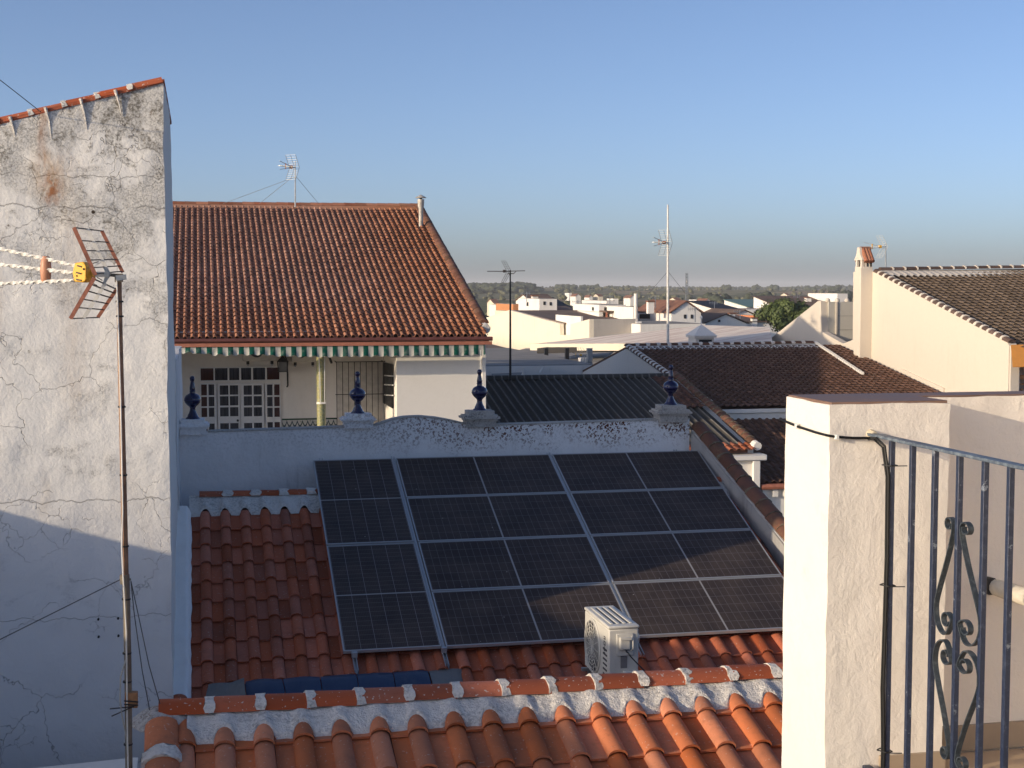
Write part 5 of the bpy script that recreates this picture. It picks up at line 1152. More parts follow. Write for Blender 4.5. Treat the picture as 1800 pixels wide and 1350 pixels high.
def wire(name, pts, lab, w=.0032, mat=None): o = MB().tube(pts, w, 5).build(name, mat or M_WIRE); return tag(o, lab, 'wire')
wire('guy_wire', [at(211, 1019), ony(0, 1124, 8.0), ony(-60, 1155, 7.8)], 'guy wire slanting from the near mast down to the left edge')
wire('guy_wire', [at(230, 1021), at(236, 1080), at(250, 1180), ony(263, 1248, 9.0)], 'inner guy wire from the near mast down to the ridge end')
wire('guy_wire', [at(230, 1021), at(245, 1090), at(262, 1170), ony(282, 1240, 9.05)], 'outer guy wire with a kink from the near mast down to the ridge end')
wire('stay_wire', [ony(-20, 125, 13.4), ony(25, 160, 13.6), ony(72, 197, 13.95)], 'thin stay wire running into the top of the blind wall at upper left', .004)
for i, (dx, dz, lab) in enumerate(((0, 0, 'upper left'), (.345, 0, 'upper right'), (0, -.17, 'lower left'), (.345, -.17, 'lower right'))):
    q = ony(173, 1088, 13.97) + Vector((dx * .53, 0, dz)); o = MB().tube([q, q + Vector((0, -.03, 0))], .011, 8).build('wall_plug', M_DARK, org=tuple(q)); tag(o, '%s of the four small dark bolts in the shaded blind wall' % lab, 'bolt')

def uhf(name, u, v, y, s, label, left=True, col=M_ANT, mast_v=None, mast_r=.018, group=None, tip_v=None, boomv=0.0, box=M_ANTP, yawd=0.5, third=True, mat_mast=None):
    """ordinary corner-reflector antenna: boom to the left with director rods, two mesh wings, mast down to mast_v"""
    c = ony(u, v, y); t = thing(name, tuple(c), label, 'antenna', group)
    d = Vector((-math.cos(yawd), -math.sin(yawd), boomv)).normalized(); rd_ = Vector((d.y, -d.x, 0)).normalized()
    bm = MB(); bm.bar(c, c + d * s * 1.0, .02 * s + .008)
    if third: bm.bar(c + d * s * .25 + Vector((0, 0, .02)), c + d * s * 1.0 + Vector((0, 0, .16 * s)), .012 * s + .005); bm.bar(c + d * s * .25 - Vector((0, 0, .02)), c + d * s * 1.0 - Vector((0, 0, .13 * s)), .012 * s + .005)
    bm.build('boom', col, t, smooth=False)
    for k in range(7):
        p = c + d * s * (.38 + .1 * k); l = (.12 - .008 * k) * s
        MB().bar(p - rd_ * l, p + rd_ * l, .008 * s + .004).build('director', col, t, smooth=False)
    for sg in (1, -1):
        w = MB(); h0 = c + d * s * .05; h1 = c + d * s * .30 + Vector((0, 0, sg * s * .42))
        for q in (-.2, 0, .2): w.bar(h0 + rd_ * q * s, h1 + rd_ * q * s, .009 * s + .002)
        for k in range(6): m_ = h0.lerp(h1, (k + .6) / 5.6); w.bar(m_ - rd_ * .2 * s, m_ + rd_ * .2 * s, .005 * s + .001)
        w.build('reflector', col, t, smooth=False)
    MB().bar(c + d * s * .26 - Vector((0, 0, .05 * s)), c + d * s * .26 + Vector((0, 0, .06 * s)), .10 * s).build('dipole_box', box, t, smooth=False)
    if third: MB().bar(c + d * s * .62 - Vector((0, 0, .09 * s)), c + d * s * .62 + Vector((0, 0, .11 * s)), .03 * s).build('boom_spacer', box, t, smooth=False)
    tp_ = ony(u, tip_v, y) if tip_v else c + Vector((0, 0, .15))
    b_ = ony(u, mast_v, y)
    MB().tube([b_, (b_ + tp_) / 2, tp_], [mast_r * 1.2, mast_r, mast_r * .7], 8).build('mast', mat_mast or M_STEEL, t)
    return t
uhf('tv_antenna', 519, 295, 50.5, 1.0, 'television antenna on a thin pole above the ridge of the pink tiled roof', mast_v=364, yawd=.95, tip_v=283, mast_r=.022)
for a, b, lab in (((519, 311), (392, 358), 'long left'), ((512, 313), (456, 358), 'short left'), ((521, 311), (560, 358), 'right')):
    wire('guy_wire', [ony(*a, 50.4), ony(*b, 51.2)], '%s guy wire of the antenna above the pink tiled roof' % lab, .007, M_ANT)
uhf('tv_antenna', 897, 477, 47.5, .85, 'dark antenna on a tall black pole above the corrugated roof', mast_v=669, col=M_ANTD, box=M_ANTD, tip_v=475, third=False, mat_mast=M_BLACK, yawd=.2, mast_r=.035)
q = ony(893, 477, 47.5); o = MB(); o.bar(ony(880, 477, 47.5), ony(923, 476, 47.5), .025); o.bar(ony(892, 481, 47.5), ony(903, 481, 47.5), .025); o.bar(ony(903, 481, 47.5), ony(907, 477, 47.5), .02)
o = o.build('antenna_crossarm', M_ANTD, org=tuple(q), smooth=False); tag(o, 'long dark cross arm at the top of the tall black pole', 'antenna')
uhf('tv_antenna', 1174, 427, 62.0, 1.35, 'television antenna on a very tall white pole above the brown roof', mast_v=612, tip_v=360, mast_r=.055, mat_mast=M_ANTW, yawd=.75)
for u1, lab in ((1140, 'left'), (1205, 'right')): wire('guy_wire', [ony(1174, 477, 62), ony(u1, 516, 62.3)], '%s guy wire of the very tall white antenna pole' % lab, .008)
uhf('tv_antenna', 1557, 434, 58.0, 1.15, 'white television antenna lying level behind the tiled chimney', mast_v=478, tip_v=428, mast_r=.03, col=M_ANTW, box=M_ANTY, yawd=.15, mat_mast=M_STEEL)
# lattice radio mast far away
lm = thing('lattice_mast', tuple(ony(1207, 560, 190)), 'distant slender lattice radio mast against the sky', 'radio mast')
b_, tpp = ony(1207, 560, 190), ony(1207, 480, 190)
for k, (dx, dy) in enumerate(((-.2, -.1), (.2, -.1), (0, .22))): MB().bar(b_ + Vector((dx, dy, 0)), tpp + Vector((dx * .7, dy * .7, 0)), .06).build('leg', M_STEEL, lm, smooth=False)
lb = MB()
for k in range(16):
    z0_, z1_ = b_.lerp(tpp, k / 16), b_.lerp(tpp, (k + 1) / 16)
    lb.bar(z0_ + Vector((-.2, -.1, 0)), z1_ + Vector((.2, -.1, 0)), .05); lb.bar(z0_ + Vector((.2, -.1, 0)), z1_ + Vector((-.2, -.1, 0)), .05)
lb.build('bracing', M_STEEL, lm, smooth=False)
q = b_.lerp(tpp, .81); MB().lathe([(.12, -.3), (.14, 0), (.12, .3)], q, 10).build('dish', M_WHITE, lm)

# ---------------------------------------------------------------- the town beyond
M_FAR = plaster('far_white_paint', (.80, .77, .72), .30, .05, 2, (.40, .34, .27))
M_FARS = plaster('far_cream_paint', (.74, .66, .52), .15, .05, 2)
M_FTILE = flat('far_tile_roof', (.21, .10, .065), .85, 0, .3, .8, .3)
M_FTILE2 = flat('far_brown_roof', (.15, .10, .075), .85, 0, .25, .8, .3)
n = N('fibre_cement_pale'); p = n.pos()
c = n.mix(n.mr(n.noise(n.vm('MULTIPLY', p, (.25, 1.6, 1)), 1.0, 4), .4, .65), (.80, .70, .60), (.60, .46, .38)); c = n.mix(n.mr(n.noise(n.vm('MULTIPLY', p, (.5, 2.5, 1)), 2.3, 4), .5, .68, 0, .7), c, (.84, .77, .66)); n.done(c, .9); M_FIB = n.m
M_GREY = flat('grey_fibre_roof', (.24, .225, .205), .9, 0, .15, .6)
def near_corner(u, v, y): return ony(u, v, y)
def block(name, lab, u, v, y, ul, ur, roof='flat', mat=None, rmat=None, rise=1.0, cat='house', zb=GROUND, opens=(), par=None):
    """house block: near vertical edge at pixel column u, top v, at distance y; left face reaches column ul, front face column ur"""
    c_ = ony(u, v, y); x0, z = c_.x, c_.z; y1 = max(y + 8, onx(ul, v, x0).y if ul < u else 0); x1 = ony(ur, v, y).x if ur > u else x0 + 8
    mat = mat or M_FAR; rmat = rmat or M_FTILE
    t = thing(name, ((x0 + x1) / 2, (y + y1) / 2, GROUND), lab, cat)
    MB().box(x0, x1, y, y1, zb, z).build('wall', mat, t, smooth=False)
    if roof == 'flat': MB().box(x0 + .15, x1 - .15, y + .15, y1 - .15, z + .001, z + .03).build('roof', M_GREY, t, smooth=False)
    elif roof == 'gable_y':      # ridge runs along y, gable faces the viewer
        xm_ = (x0 + x1) / 2
        MB().slab([(x0, y, z + .001), (x1, y, z + .001), (xm_, y, z + rise)], (0, y1 - y, 0)).build('gable', mat, t, smooth=False)
        for s0, s1 in ((x0 - .2, xm_), (x1 + .2, xm_)): MB().slab([(s0, y - .15, z - .02), (s1, y - .15, z + rise + .03), (s1, y1 + .15, z + rise + .03), (s0, y1 + .15, z - .02)], (0, 0, .07)).build('roof', rmat, t, smooth=False)
    elif roof == 'gable_x':
        ym_ = (y + y1) / 2
        MB().slab([(x0, y, z + .001), (x0, y1, z + .001), (x0, ym_, z + rise)], (x1 - x0, 0, 0)).build('gable', mat, t, smooth=False)
        for s0, s1 in ((y - .2, ym_), (y1 + .2, ym_)): MB().slab([(x0 - .15, s0, z - .02), (x0 - .15, s1, z + rise + .03), (x1 + .15, s1, z + rise + .03), (x1 + .15, s0, z - .02)], (0, 0, .07)).build('roof', rmat, t, smooth=False)
    elif roof == 'shed':         # high at the back, falling to the viewer
        MB().slab([(x0, y, z + .001), (x0, y1, z + .001), (x0, y1, z + rise)], (x1 - x0, 0, 0)).build('gable', mat, t, smooth=False)
        MB().slab([(x0 - .1, y - .2, z - .02), (x0 - .1, y1 + .2, z + rise + .03), (x1 + .1, y1 + .2, z + rise + .03), (x1 + .1, y - .2, z - .02)], (0, 0, .07)).build('roof', rmat, t, smooth=False)
    for (a, b, c2, d2, face) in opens:
        if face == 'front': p0, p1 = ony(a, c2, y), ony(b, d2, y); MB().box(p0.x, p1.x, y - .03, y - .002, p1.z, p0.z).build('window', M_DARK, t, smooth=False)
        else: p0, p1 = onx(a, c2, x0), onx(b, d2, x0); MB().box(x0 - .03, x0 - .002, p1.y, p0.y, p1.z, p0.z).build('window', M_DARK, t, smooth=False)
    return t
# big cream wall with the small opening
XB = ony(1036, 562, 90).x
bw = thing('cream_wall_house', (XB + 4, 104, GROUND), 'long cream house side with low pointed gable and one square opening', 'house')
pl_ = [onx(u, v, XB) for u, v in ((840, 563), (862, 556), (895, 545), (984, 569), (984.5, 589), (1002.5, 589), (1003, 570), (1036, 561))]
MB().slab([(XB, p.y, p.z) for p in pl_] + [(XB, 90, GROUND), (XB, pl_[0].y, GROUND)], (.3, 0, 0)).build('side_wall', plaster('stained_cream', (.80, .72, .58), .3, .1, 3, (.40, .32, .24)), bw, smooth=False)
x1 = ony(1117, 564, 90).x; z1 = pl_[-1].z
MB().box(XB + .3, x1, 90, 90.3, GROUND, z1).build('front_wall', plaster('grey_render', (.42, .39, .36), .4, .2, 3), bw, smooth=False)
MB().box(x1 + .001, ony(1126, 565, 90).x, 89.8, 92, GROUND, ony(1120, 565, 90).z).build('pier', M_FAR, bw, smooth=False)
MB().box(XB + .32, x1, 90.3, 118, GROUND, z1 - 1.4).build('roof_deck', M_GREY, bw, smooth=False)
q0, q1 = onx(984, 569, XB), onx(1003, 590, XB); MB().box(XB + .45, XB + .6, q1.y - 1, q0.y + 3, z1 - 1.4, z1 + .1).build('inner_wall', M_FAR, bw, smooth=False)
MB().slab([pl_[2] + Vector((.3, 0, -.02)), onx(985, 567, XB) + Vector((.3, 0, -.02)), onx(985, 567, XB) + Vector((9, 0, -.3)), pl_[2] + Vector((12, 0, -.02))], (0, 0, -.1)).build('roof', M_FTILE2, bw, smooth=False)
# pale canopy on posts
c0 = ony(932, 607, 70); c1 = ony(1102, 604.5, 66); c2 = ony(1240, 571, 96); c3 = ony(1352, 575, 84)
cn = thing('canopy_roof', (24, 78, GROUND), 'large pale streaky fibre-cement canopy roof on dark posts behind the corrugated roof', 'canopy')
pa = ony(932, 605, 78); NCN = Vector((-.15, 0, 1)).normalized()
pb, pc, pd, pe = [onp(u, v, pa, NCN) for u, v in ((1110, 604.5), (1358, 600), (1352, 575), (1240, 571.5))]
MB().slab([pa, pb, pc, pd, pe], (0, 0, -.10)).build('roof_sheets', M_FIB, cn, smooth=False)
MB().slab([pa + Vector((0, -.05, .02)), pb + Vector((0, -.05, .02)), pb + Vector((0, -.05, -.34)), pa + Vector((0, -.05, -.34))], (0, .1, 0)).build('edge_board', M_FARS, cn, smooth=False)
us, ue, uf, ug = [onp(u, v, pa, NCN) - Vector((0, 0, .16)) for u, v in ((944, 607), (1106, 602), (1180, 592), (1030, 597))]
MB().slab([us, ue, uf, ug], (0, 0, -.30)).build('dark_underside', flat('underside_black', (.03, .027, .025), .8), cn, smooth=False)  # near-black slab standing for the canopy's dark underside
for u_, v_, y_ in ((960, 652, 72.5), (996.5, 655, 70), (1036, 664, 65.5)):
    p = ony(u_, v_, y_); MB().bar((p.x, y_, GROUND), (p.x, y_, ony(u_, 612, y_).z), .19 if u_ < 1000 else .24).build('post', M_BLACK if u_ < 1000 else M_STEEL, cn, smooth=False)
# lower grey roof and its cream parapet
lg = thing('grey_shed_roof_house', (20, 72, GROUND), 'low building with broad plain grey roof under the canopy posts', 'shed')
g = [ony(u, v, y) for u, v, y in ((866, 627, 82), (925, 612, 98), (1082, 612, 82), (1050, 640, 68), (866, 633.5, 70))]
MB().slab(g, (0, 0, -.15)).build('roof', M_GREY, lg, smooth=False)
a, b = ony(840, 634, 69.5), ony(1056, 641, 67.5)
MB().slab([a, b, Vector((b.x, b.y, GROUND)), Vector((a.x, a.y, GROUND))], (0, .3, 0)).build('wall', M_FARS, lg, smooth=False)
p = ony(1028, 633, 67); MB().box(p.x - .25, p.x + .25, 66.8, 67.3, p.z - 1.5, ony(1028, 629, 67).z).build('vent_stack', M_FAR, lg, smooth=False)
uhf('tv_antenna', 1027, 624, 66.5, .9, 'small tarnished antenna with orange box in the shade under the canopy', mast_v=636, tip_v=621, mast_r=.02, box=M_ANTY)
block('dark_tile_house', 'low house with a strip of dark brown tiles left of the black antenna pole', 862, 622, 88, 700, 921, 'shed', M_FARS, M_FTILE2, .45)
block('white_yard_wall', 'low sunlit yard wall in front of the grey shed roof', 800, 645, 62, 700, 1052, 'flat', M_FAR, cat='wall')
# shaded white gables just over the corrugated ridge
sg_ = thing('zigzag_wall_house', (14, 56, GROUND), 'bluish shaded white wall with zigzag top just above the corrugated ridge', 'house')
yz = 57
pts_ = [ony(u, v, yz) for u, v in ((915, 672), (923, 648), (950, 655), (956, 645), (1030, 659.5), (1032, 661), (1050, 664), (1050, 672))]
MB().slab([(p.x, yz, p.z) for p in pts_] + [(pts_[-1].x, yz, GROUND), (pts_[0].x, yz, GROUND)], (0, .3, 0)).build('wall', M_FAR, sg_, smooth=False)
p = ony(1036, 664, yz - .5); MB().box(p.x - .5, p.x + .6, yz - 1, yz - .01, p.z - 3, p.z + .12).build('pier', M_FAR, sg_, smooth=False)
g = [ony(u, v, y) for u, v, y in ((864, 652, 66), (918, 652, 64), (916, 668, 53), (864, 672, 52))]
gs = MB().slab(g, (0, 0, -.12)).build('grey_sheet_roof', M_GREY); tag(gs, 'small grey sheet roof between the awning house and the zigzag wall', 'roof')
# lantern turret over the brown ridge
tu = ony(1231, 604, 60.2); tw = .60
tr = thing('roof_turret', (tu.x, 60, tu.z), 'small white roof turret with pyramid top and dark opening behind the brown ridge', 'turret')
zt0, zt1, ztp = ony(1231, 606, 60).z - .5, ony(1231, 588.5, 60).z, ony(1231, 570, 60).z
MB().box(tu.x - 0.42, tu.x + 0.42, 59.6, 60.6, zt0, zt1 - .12).build('wall', M_FAR, tr, smooth=False)
MB().box(tu.x - 0.51, tu.x + 0.51, 59.5, 60.7, zt1 - .119, zt1 - .03).build('cornice', M_FAR, tr, smooth=False)
MB().box(tu.x - 0.28, tu.x + 0.31, 59.57, 59.599, zt0, zt1 - .20).build('opening', M_DARK, tr, smooth=False)
mb = MB(); c4 = [(tu.x - 0.54, 59.47, zt1 - .029), (tu.x + 0.54, 59.47, zt1 - .029), (tu.x + 0.54, 60.73, zt1 - .029), (tu.x - 0.54, 60.73, zt1 - .029), (tu.x, 60.1, ztp)]
mb.add(c4, [(0, 1, 4), (1, 2, 4), (2, 3, 4), (3, 0, 4), (3, 2, 1, 0)]); mb.build('pyramid_roof', M_FAR, tr, smooth=False)
MB().lathe([(.03, 0), (.02, .22), (.06, .26), (.06, .34), (.01, .40)], (tu.x, 60.1, ztp - .01), 8).build('spike', M_FAR, tr)
# individual houses further off
block('white_cube_house', 'white two-storey block with sunlit left side behind the cream wall, left of centre', 1053, 536, 108, 1036, 1100, 'flat', opens=((1062, 1067, 540, 546, 'front'), (1078, 1083, 540, 546, 'front'), (1041, 1044, 540, 546, 'left')))
block('flat_terrace_house', 'low white terrace wall joined to the white block behind the cream wall', 1053, 549, 107, 1004, 1060, 'flat')
block('tank_room_house', 'small pale roof room on top of the white block', 1066, 529, 116, 1057, 1085, 'flat')
block('slanted_roof_house', 'white house with slanted roofline and sunlit side above the cream gable', 948, 525.5, 116, 917, 979, 'flat', opens=((955, 959, 530, 536, 'front'), (966, 970, 531, 537, 'front'), (926, 929, 531, 538, 'left')))
h = block('gabled_white_house', 'tall white gable with small red tiled roof behind the tall white pole', 1180, 550, 98, 1132, 1232, 'gable_y', rise=.8, opens=((1202, 1206, 553, 560, 'front'), (1214, 1218, 553, 560, 'front')))
block('orange_box_house', 'small orange block beside the slanted white house', 902, 535, 130, 880, 918, 'flat', flat('orange_render', (.55, .24, .10), .8))
block('red_roof_house', 'low house with faded red tiled roof right of the slanted white house', 963, 553, 118, 955, 1012, 'shed', M_FAR, M_FTILE, .7)
block('dark_roof_house', 'low house with dark tiled roof beside the faded red one', 1013, 553, 120, 1008, 1034, 'shed', M_FAR, M_FTILE2, .55)
block('pergola_house', 'white house with a shaded roof terrace pergola left of the white flue', 1068, 560, 112, 1060, 1122, 'flat', M_FARS, opens=((1070, 1086, 549, 558, 'front'), (1092, 1112, 550, 557, 'front')))  # the openings are dark sheets standing for the shade under the pergola
po = thing('pergola', tuple(ony(1090, 556, 106)), 'brown flat pergola roof standing on posts over a roof terrace', 'pergola')
a = ony(1066, 546.5, 106); b = ony(1118, 547, 106)
MB().box(a.x, b.x, 106, 109, a.z - .12, a.z).build('roof', M_FTILE2, po, smooth=False)
for u_ in (1067, 1085, 1100, 1117): p = ony(u_, 555, 106); MB().bar((p.x, 106.1, a.z - 2.5), (p.x, 106.1, a.z - .121), .12).build('post', M_FASCIA, po, smooth=False)
a = ony(1092, 539, 118); b = ony(1138, 539.5, 118); po2 = thing('flat_canopy', (a.x, 118, a.z), 'long thin dark flat canopy above the roof terrace', 'canopy')
MB().box(a.x, b.x, 118, 121, a.z - .15, a.z).build('roof', M_FTILE2, po2, smooth=False)
for u_ in (1094, 1112, 1136): p = ony(u_, 548, 118); MB().bar((p.x, 118.1, a.z - 3), (p.x, 118.1, a.z - .151), .12).build('post', M_STEEL, po2, smooth=False)
p = ony(1117.5, 548, 100); wf = MB().tube([ony(1117.5, 560, 100), ony(1117.5, 516, 100)], .14, 8).build('white_flue', M_FAR, org=tuple(p)); tag(wf, 'slim white flue rising over the pergola roofs', 'chimney flue')
block('flue_base_house', 'narrow white stair house at the foot of the slim white flue', 1113, 540, 101, 1110, 1121, 'flat')
block('tile_shed_house', 'white house with dark shaded porch left of the gabled white house', 1122, 551, 103, 1118, 1172, 'flat', M_FAR, opens=((1124, 1168, 552, 560, 'front'),))  # the porch is only a dark sheet on the wall, standing for its shade
block('long_white_wall', 'long low bluish white wall below the gabled white house', 1126, 570, 88, 1120, 1240, 'flat', cat='wall')
block('low_gable_house', 'low white house with shallow pointed front right of the turret', 1240, 569, 100, 1236, 1312, 'gable_y', rise=.66, rmat=M_FTILE2, opens=((1262, 1266, 562, 566, 'front'),))
block('vent_house', 'small white house with a narrow chimney behind the canopy roof', 1300, 566, 104, 1296, 1345, 'shed', rmat=M_FTILE2, rise=.45)
block('solar_roof_cottage', 'white cottage with dark solar panels on its roof, beyond the shallow gable', 1262, 545, 125, 1255, 1302, 'shed', rmat=flat('dark_collector', (.03, .03, .035), .6, spec=.1), rise=.7)
block('slope_wall_house', 'white house with a descending side wall beside the orange one', 1288, 556, 118, 1284, 1330, 'gable_y', rise=.5, rmat=M_FTILE2)
block('orange_house', 'orange rendered house half hidden by the round tree', 1328, 555, 112, 1326, 1345, 'flat', flat('orange_wall', (.62, .22, .09), .8), cat='house')
block('green_shed', 'long pale green industrial shed left of the big brown roof', 1313, 539.5, 170, 1305, 1400, 'shed', M_FAR, flat('green_sheet', (.12, .20, .15), .5, 0, .1), .8, 'shed')
block('broad_brown_roof_house', 'white house with broad brown roof behind the round tree', 1372, 541, 150, 1366, 1500, 'shed', M_FAR, M_FTILE2, 1.2)
block('pale_tank_room', 'small white chimney room above the broad brown roof', 1472, 516, 150, 1470, 1490, 'flat', opens=())
block('white_roof_cluster_house', 'small white house with thin terraces left of the solar cottage', 1236, 549, 140, 1230, 1262, 'flat')
block('far_terrace_house', 'pale low house in the row left of the green shed', 1240, 541, 160, 1236, 1268, 'shed', M_FARS, M_FTILE, .5)
block('strip_wall', 'thin white wall in front of the green shed', 1300, 544, 150, 1290, 1372, 'flat', cat='wall')
block('left_far_house', 'pale house with long flat roof above the cream gable', 905, 548, 128, 870, 955, 'flat', M_FARS)
block('dark_collector_house', 'house with dark sloping collector panels above the faded red roof', 985, 541, 150, 978, 1003, 'shed', M_FAR, flat('dark_panel', (.03, .03, .035), .6, spec=.1), 1.0)
block('brown_gable_house', 'brown gabled roof house on the skyline of the town, above the slanted white house', 935, 530, 150, 925, 975, 'gable_x', M_FAR, M_FTILE2, .7)
block('peach_wall_house', 'peach coloured wall falling to the right behind the cream gable', 972, 556, 112, 968, 1020, 'flat', flat('peach_wall', (.62, .42, .24), .85), cat='wall')
rg = random.Random(5)
for i, (u, v, w_, y) in enumerate(((868, 533, 9, 330), (1000, 515, 5, 700), (1012, 521, 9, 520), (1052, 521, 8, 560), (1078, 525, 9, 480), (1108, 524, 9, 470), (1139, 509.5, 8, 1500), (1226, 527, 8, 420), (1262, 522, 9, 560), (1384, 519, 5, 640), (1362, 506.5, 6, 1500), (1240, 531, 10, 380), (1190, 529, 9, 400), (873, 536, 8, 300), (1036, 523, 6, 560))):
    t = block('farm_house', '', u, v, y, u - w_ * .3, u + w_, ('gable_x', 'flat', 'gable_y')[i % 3], M_FAR if i % 3 else M_FARS, M_FTILE, .9)
    t['label'] = 'tiny white house far out in the green plain beyond the town'; t['group'] = 'far farm houses in the plain'

# chimneys and thin aerials on the town roofs
for u, v0, v1, y, lab in ((926, 527, 513, 117, 'thin aerial pole on the slanted white house'), (1016, 545, 528, 119, 'thin aerial pole beside the dark tiled low house'), (1072, 534, 519, 109, 'thin aerial pole on the white block'), (1152, 536, 520, 100, 'thin aerial pole on the red roofed gabled house'), (1222, 560, 540, 92, 'thin aerial pole in front of the gabled white house'), (1256, 548, 530, 126, 'thin aerial pole beside the solar cottage'), (1301, 560, 545, 105, 'thin aerial pole on the narrow chimney house'), (1402, 540, 520, 151, 'thin aerial pole on the broad brown roof')):
    b_, t_p = ony(u, v0 + 6, y), ony(u, v1, y); t = thing('roof_aerial', tuple(b_), lab, 'antenna', 'thin aerials on the far roofs')
    MB().bar(b_, t_p, .05).build('pole', M_STEEL, t, smooth=False)
    MB().bar(t_p - Vector((.55, .1, .12)), t_p + Vector((.35, .1, -.12)), .035).build('boom', M_STEEL, t, smooth=False)
    rods = MB()
    for k in range(6): q = t_p + Vector((-.5 + k * .15, 0, -.12)); rods.bar(q - Vector((.03, .1, .14)), q + Vector((.03, .1, .14)), .02)
    rods.build('rods', M_STEEL, t, smooth=False)
for u, v0, v1, y, w_, lab in ((940, 527, 521, 120, .5, 'squat white chimney on the slanted white house'), (1143, 545, 531, 99, .45, 'white chimney at the left end of the red roofed gabled house'), (1286, 562, 552, 101, .4, 'white chimney on the shallow gabled house'), (1325, 569, 560, 104, .4, 'narrow white chimney on the low house before the orange wall'), (1020, 549, 541, 121, .45, 'pale chimney on the dark tiled low house'), (1420, 533, 524, 154, .6, 'white chimney on the broad brown roof')):
    b_, t_p = ony(u, v0 + 6, y), ony(u, v1, y); t = thing('roof_chimney', tuple(b_), lab, 'chimney', 'chimneys on the far roofs')
    MB().box(b_.x - w_ / 2, b_.x + w_ / 2, y - w_ / 2, y + w_ / 2, b_.z, t_p.z).build('stack', M_FAR, t, smooth=False)
    MB().box(b_.x - w_ * .62, b_.x + w_ * .62, y - w_ * .62, y + w_ * .62, t_p.z + .001, t_p.z + .10).build('cap', M_FTILE, t, smooth=False)

# ---------------------------------------------------------------- land, trees
def land_z(x, y):
    d = math.hypot(x, y); f = max(0, min(1, (d - 230) / 2100)); f = f * f * (3 - 2 * f)
    return GROUND + 10.2 * f + (noise.noise(Vector((x * .0021, y * .0021, 0))) * 5.5 + noise.noise(Vector((x * .007, y * .007, 3))) * 1.6) * min(1, max(0, (d - 260) / 700))
rs = [0, 20, 60, 120, 180, 240, 300] + [300 * 1.055 ** k for k in range(1, 66)]
na = 240; vs = [(0, 0, GROUND)]; fs = []
for r_ in rs[1:]:
    for k in range(na): a = 2 * math.pi * k / na; x, y = r_ * math.sin(a), r_ * math.cos(a); vs.append((x, y, land_z(x, y)))
for k in range(na): fs.append((0, 1 + (k + 1) % na, 1 + k))
for i in range(len(rs) - 2):
    for k in range(na): a = 1 + i * na + k; b = 1 + i * na + (k + 1) % na; fs.append((a, b, b + na, a + na))
n = N('farmland'); p = n.pos()
cellv = n.vor(n.vm('MULTIPLY', n.vm('ADD', p, n.vm('MULTIPLY', n.noise(p, .01, 3, out='Color'), (60, 60, 0))), (1, .55, 0)), .011, out='Color')
c = n.ramp(n.xyz(cellv)[0], [(0, (.09, .10, .05)), (.3, (.15, .145, .07)), (.5, (.30, .23, .14)), (.62, (.12, .13, .06)), (.8, (.38, .26, .17)), (1, (.19, .17, .09))])
grove = n.vor(n.vm('MULTIPLY', p, (1, 1, 0)), .13)
c = n.mix(n.mr(grove, .45, .25, 0, .65), c, (.035, .045, .018))
c = n.mix(n.mr(n.noise(p, .05, 4), .4, .7, 0, .5), c, (.05, .06, .025))
X = n.xyz(p); rr_ = n.ma('SQRT', n.ma('ADD', n.ma('MULTIPLY', X[0], X[0]), n.ma('MULTIPLY', X[1], X[1])))
c = n.mix(n.mr(rr_, 200, 260), (.16, .14, .12), c); n.done(c, 1.0, spec=.05); M_LAND = n.m
struct(MB().add(vs, fs), 'ground', M_LAND, ang=80)
def ico():
    t = (1 + 5 ** .5) / 2
    v = [Vector(q).normalized() for q in ((-1, t, 0), (1, t, 0), (-1, -t, 0), (1, -t, 0), (0, -1, t), (0, 1, t), (0, -1, -t), (0, 1, -t), (t, 0, -1), (t, 0, 1), (-t, 0, -1), (-t, 0, 1))]
    f = [(0, 11, 5), (0, 5, 1), (0, 1, 7), (0, 7, 10), (0, 10, 11), (1, 5, 9), (5, 11, 4), (11, 10, 2), (10, 7, 6), (7, 1, 8), (3, 9, 4), (3, 4, 2), (3, 2, 6), (3, 6, 8), (3, 8, 9), (4, 9, 5), (2, 4, 11), (6, 2, 10), (8, 6, 7), (9, 8, 1)]
    out = {}; v2 = list(v); f2 = []
    def mid(a, b):
        k = (min(a, b), max(a, b))
        if k not in out: out[k] = len(v2); v2.append((v[a] + v[b]).normalized())
        return out[k]
    for a, b, c_ in f: x, y, z = mid(a, b), mid(b, c_), mid(c_, a); f2 += [(a, x, z), (b, y, x), (c_, z, y), (x, y, z)]
    return np.array([tuple(q) for q in v2]), np.array(f2)
IV, IF = ico()
def canopy_mass(name, spots, mat, clumps=3):
    rg = np.random.default_rng(4); V = []; F = []; k = 0
    for x, y, z, w, h in spots:
        for c_ in range(clumps):
            o_ = rg.uniform(-1, 1, 3) * np.array([w * .35, w * .35, h * .22]) * (c_ > 0)
            sc_ = np.array([w * .5, w * .5, h * .5]) * rg.uniform(.5, .85) * (1 if c_ else 1.1)
            v = IV * (1 + rg.uniform(-.28, .28, (len(IV), 1))) * sc_ + np.array([x, y, z + h * .52]) + o_
            V.append(v); F.append(IF + k); k += len(IV)
    V = np.concatenate(V); F = np.concatenate(F); me = bpy.data.meshes.new(name)
    me.vertices.add(len(V)); me.vertices.foreach_set('co', V.ravel()); me.loops.add(len(F) * 3); me.loops.foreach_set('vertex_index', F.ravel())
    me.polygons.add(len(F)); me.polygons.foreach_set('loop_start', np.arange(len(F)) * 3); me.polygons.foreach_set('loop_total', np.full(len(F), 3)); me.update(calc_edges=True)
    me.materials.append(mat); o = bpy.data.objects.new(name, me); COL.objects.link(o); o['kind'] = 'stuff'; return o
def leaf(name, a, b):
    n = N(name); p = n.pos(); n.done(n.mix(n.mr(n.noise(p, .6, 3), .35, .65), a, b), .9, spec=.1); return n.m
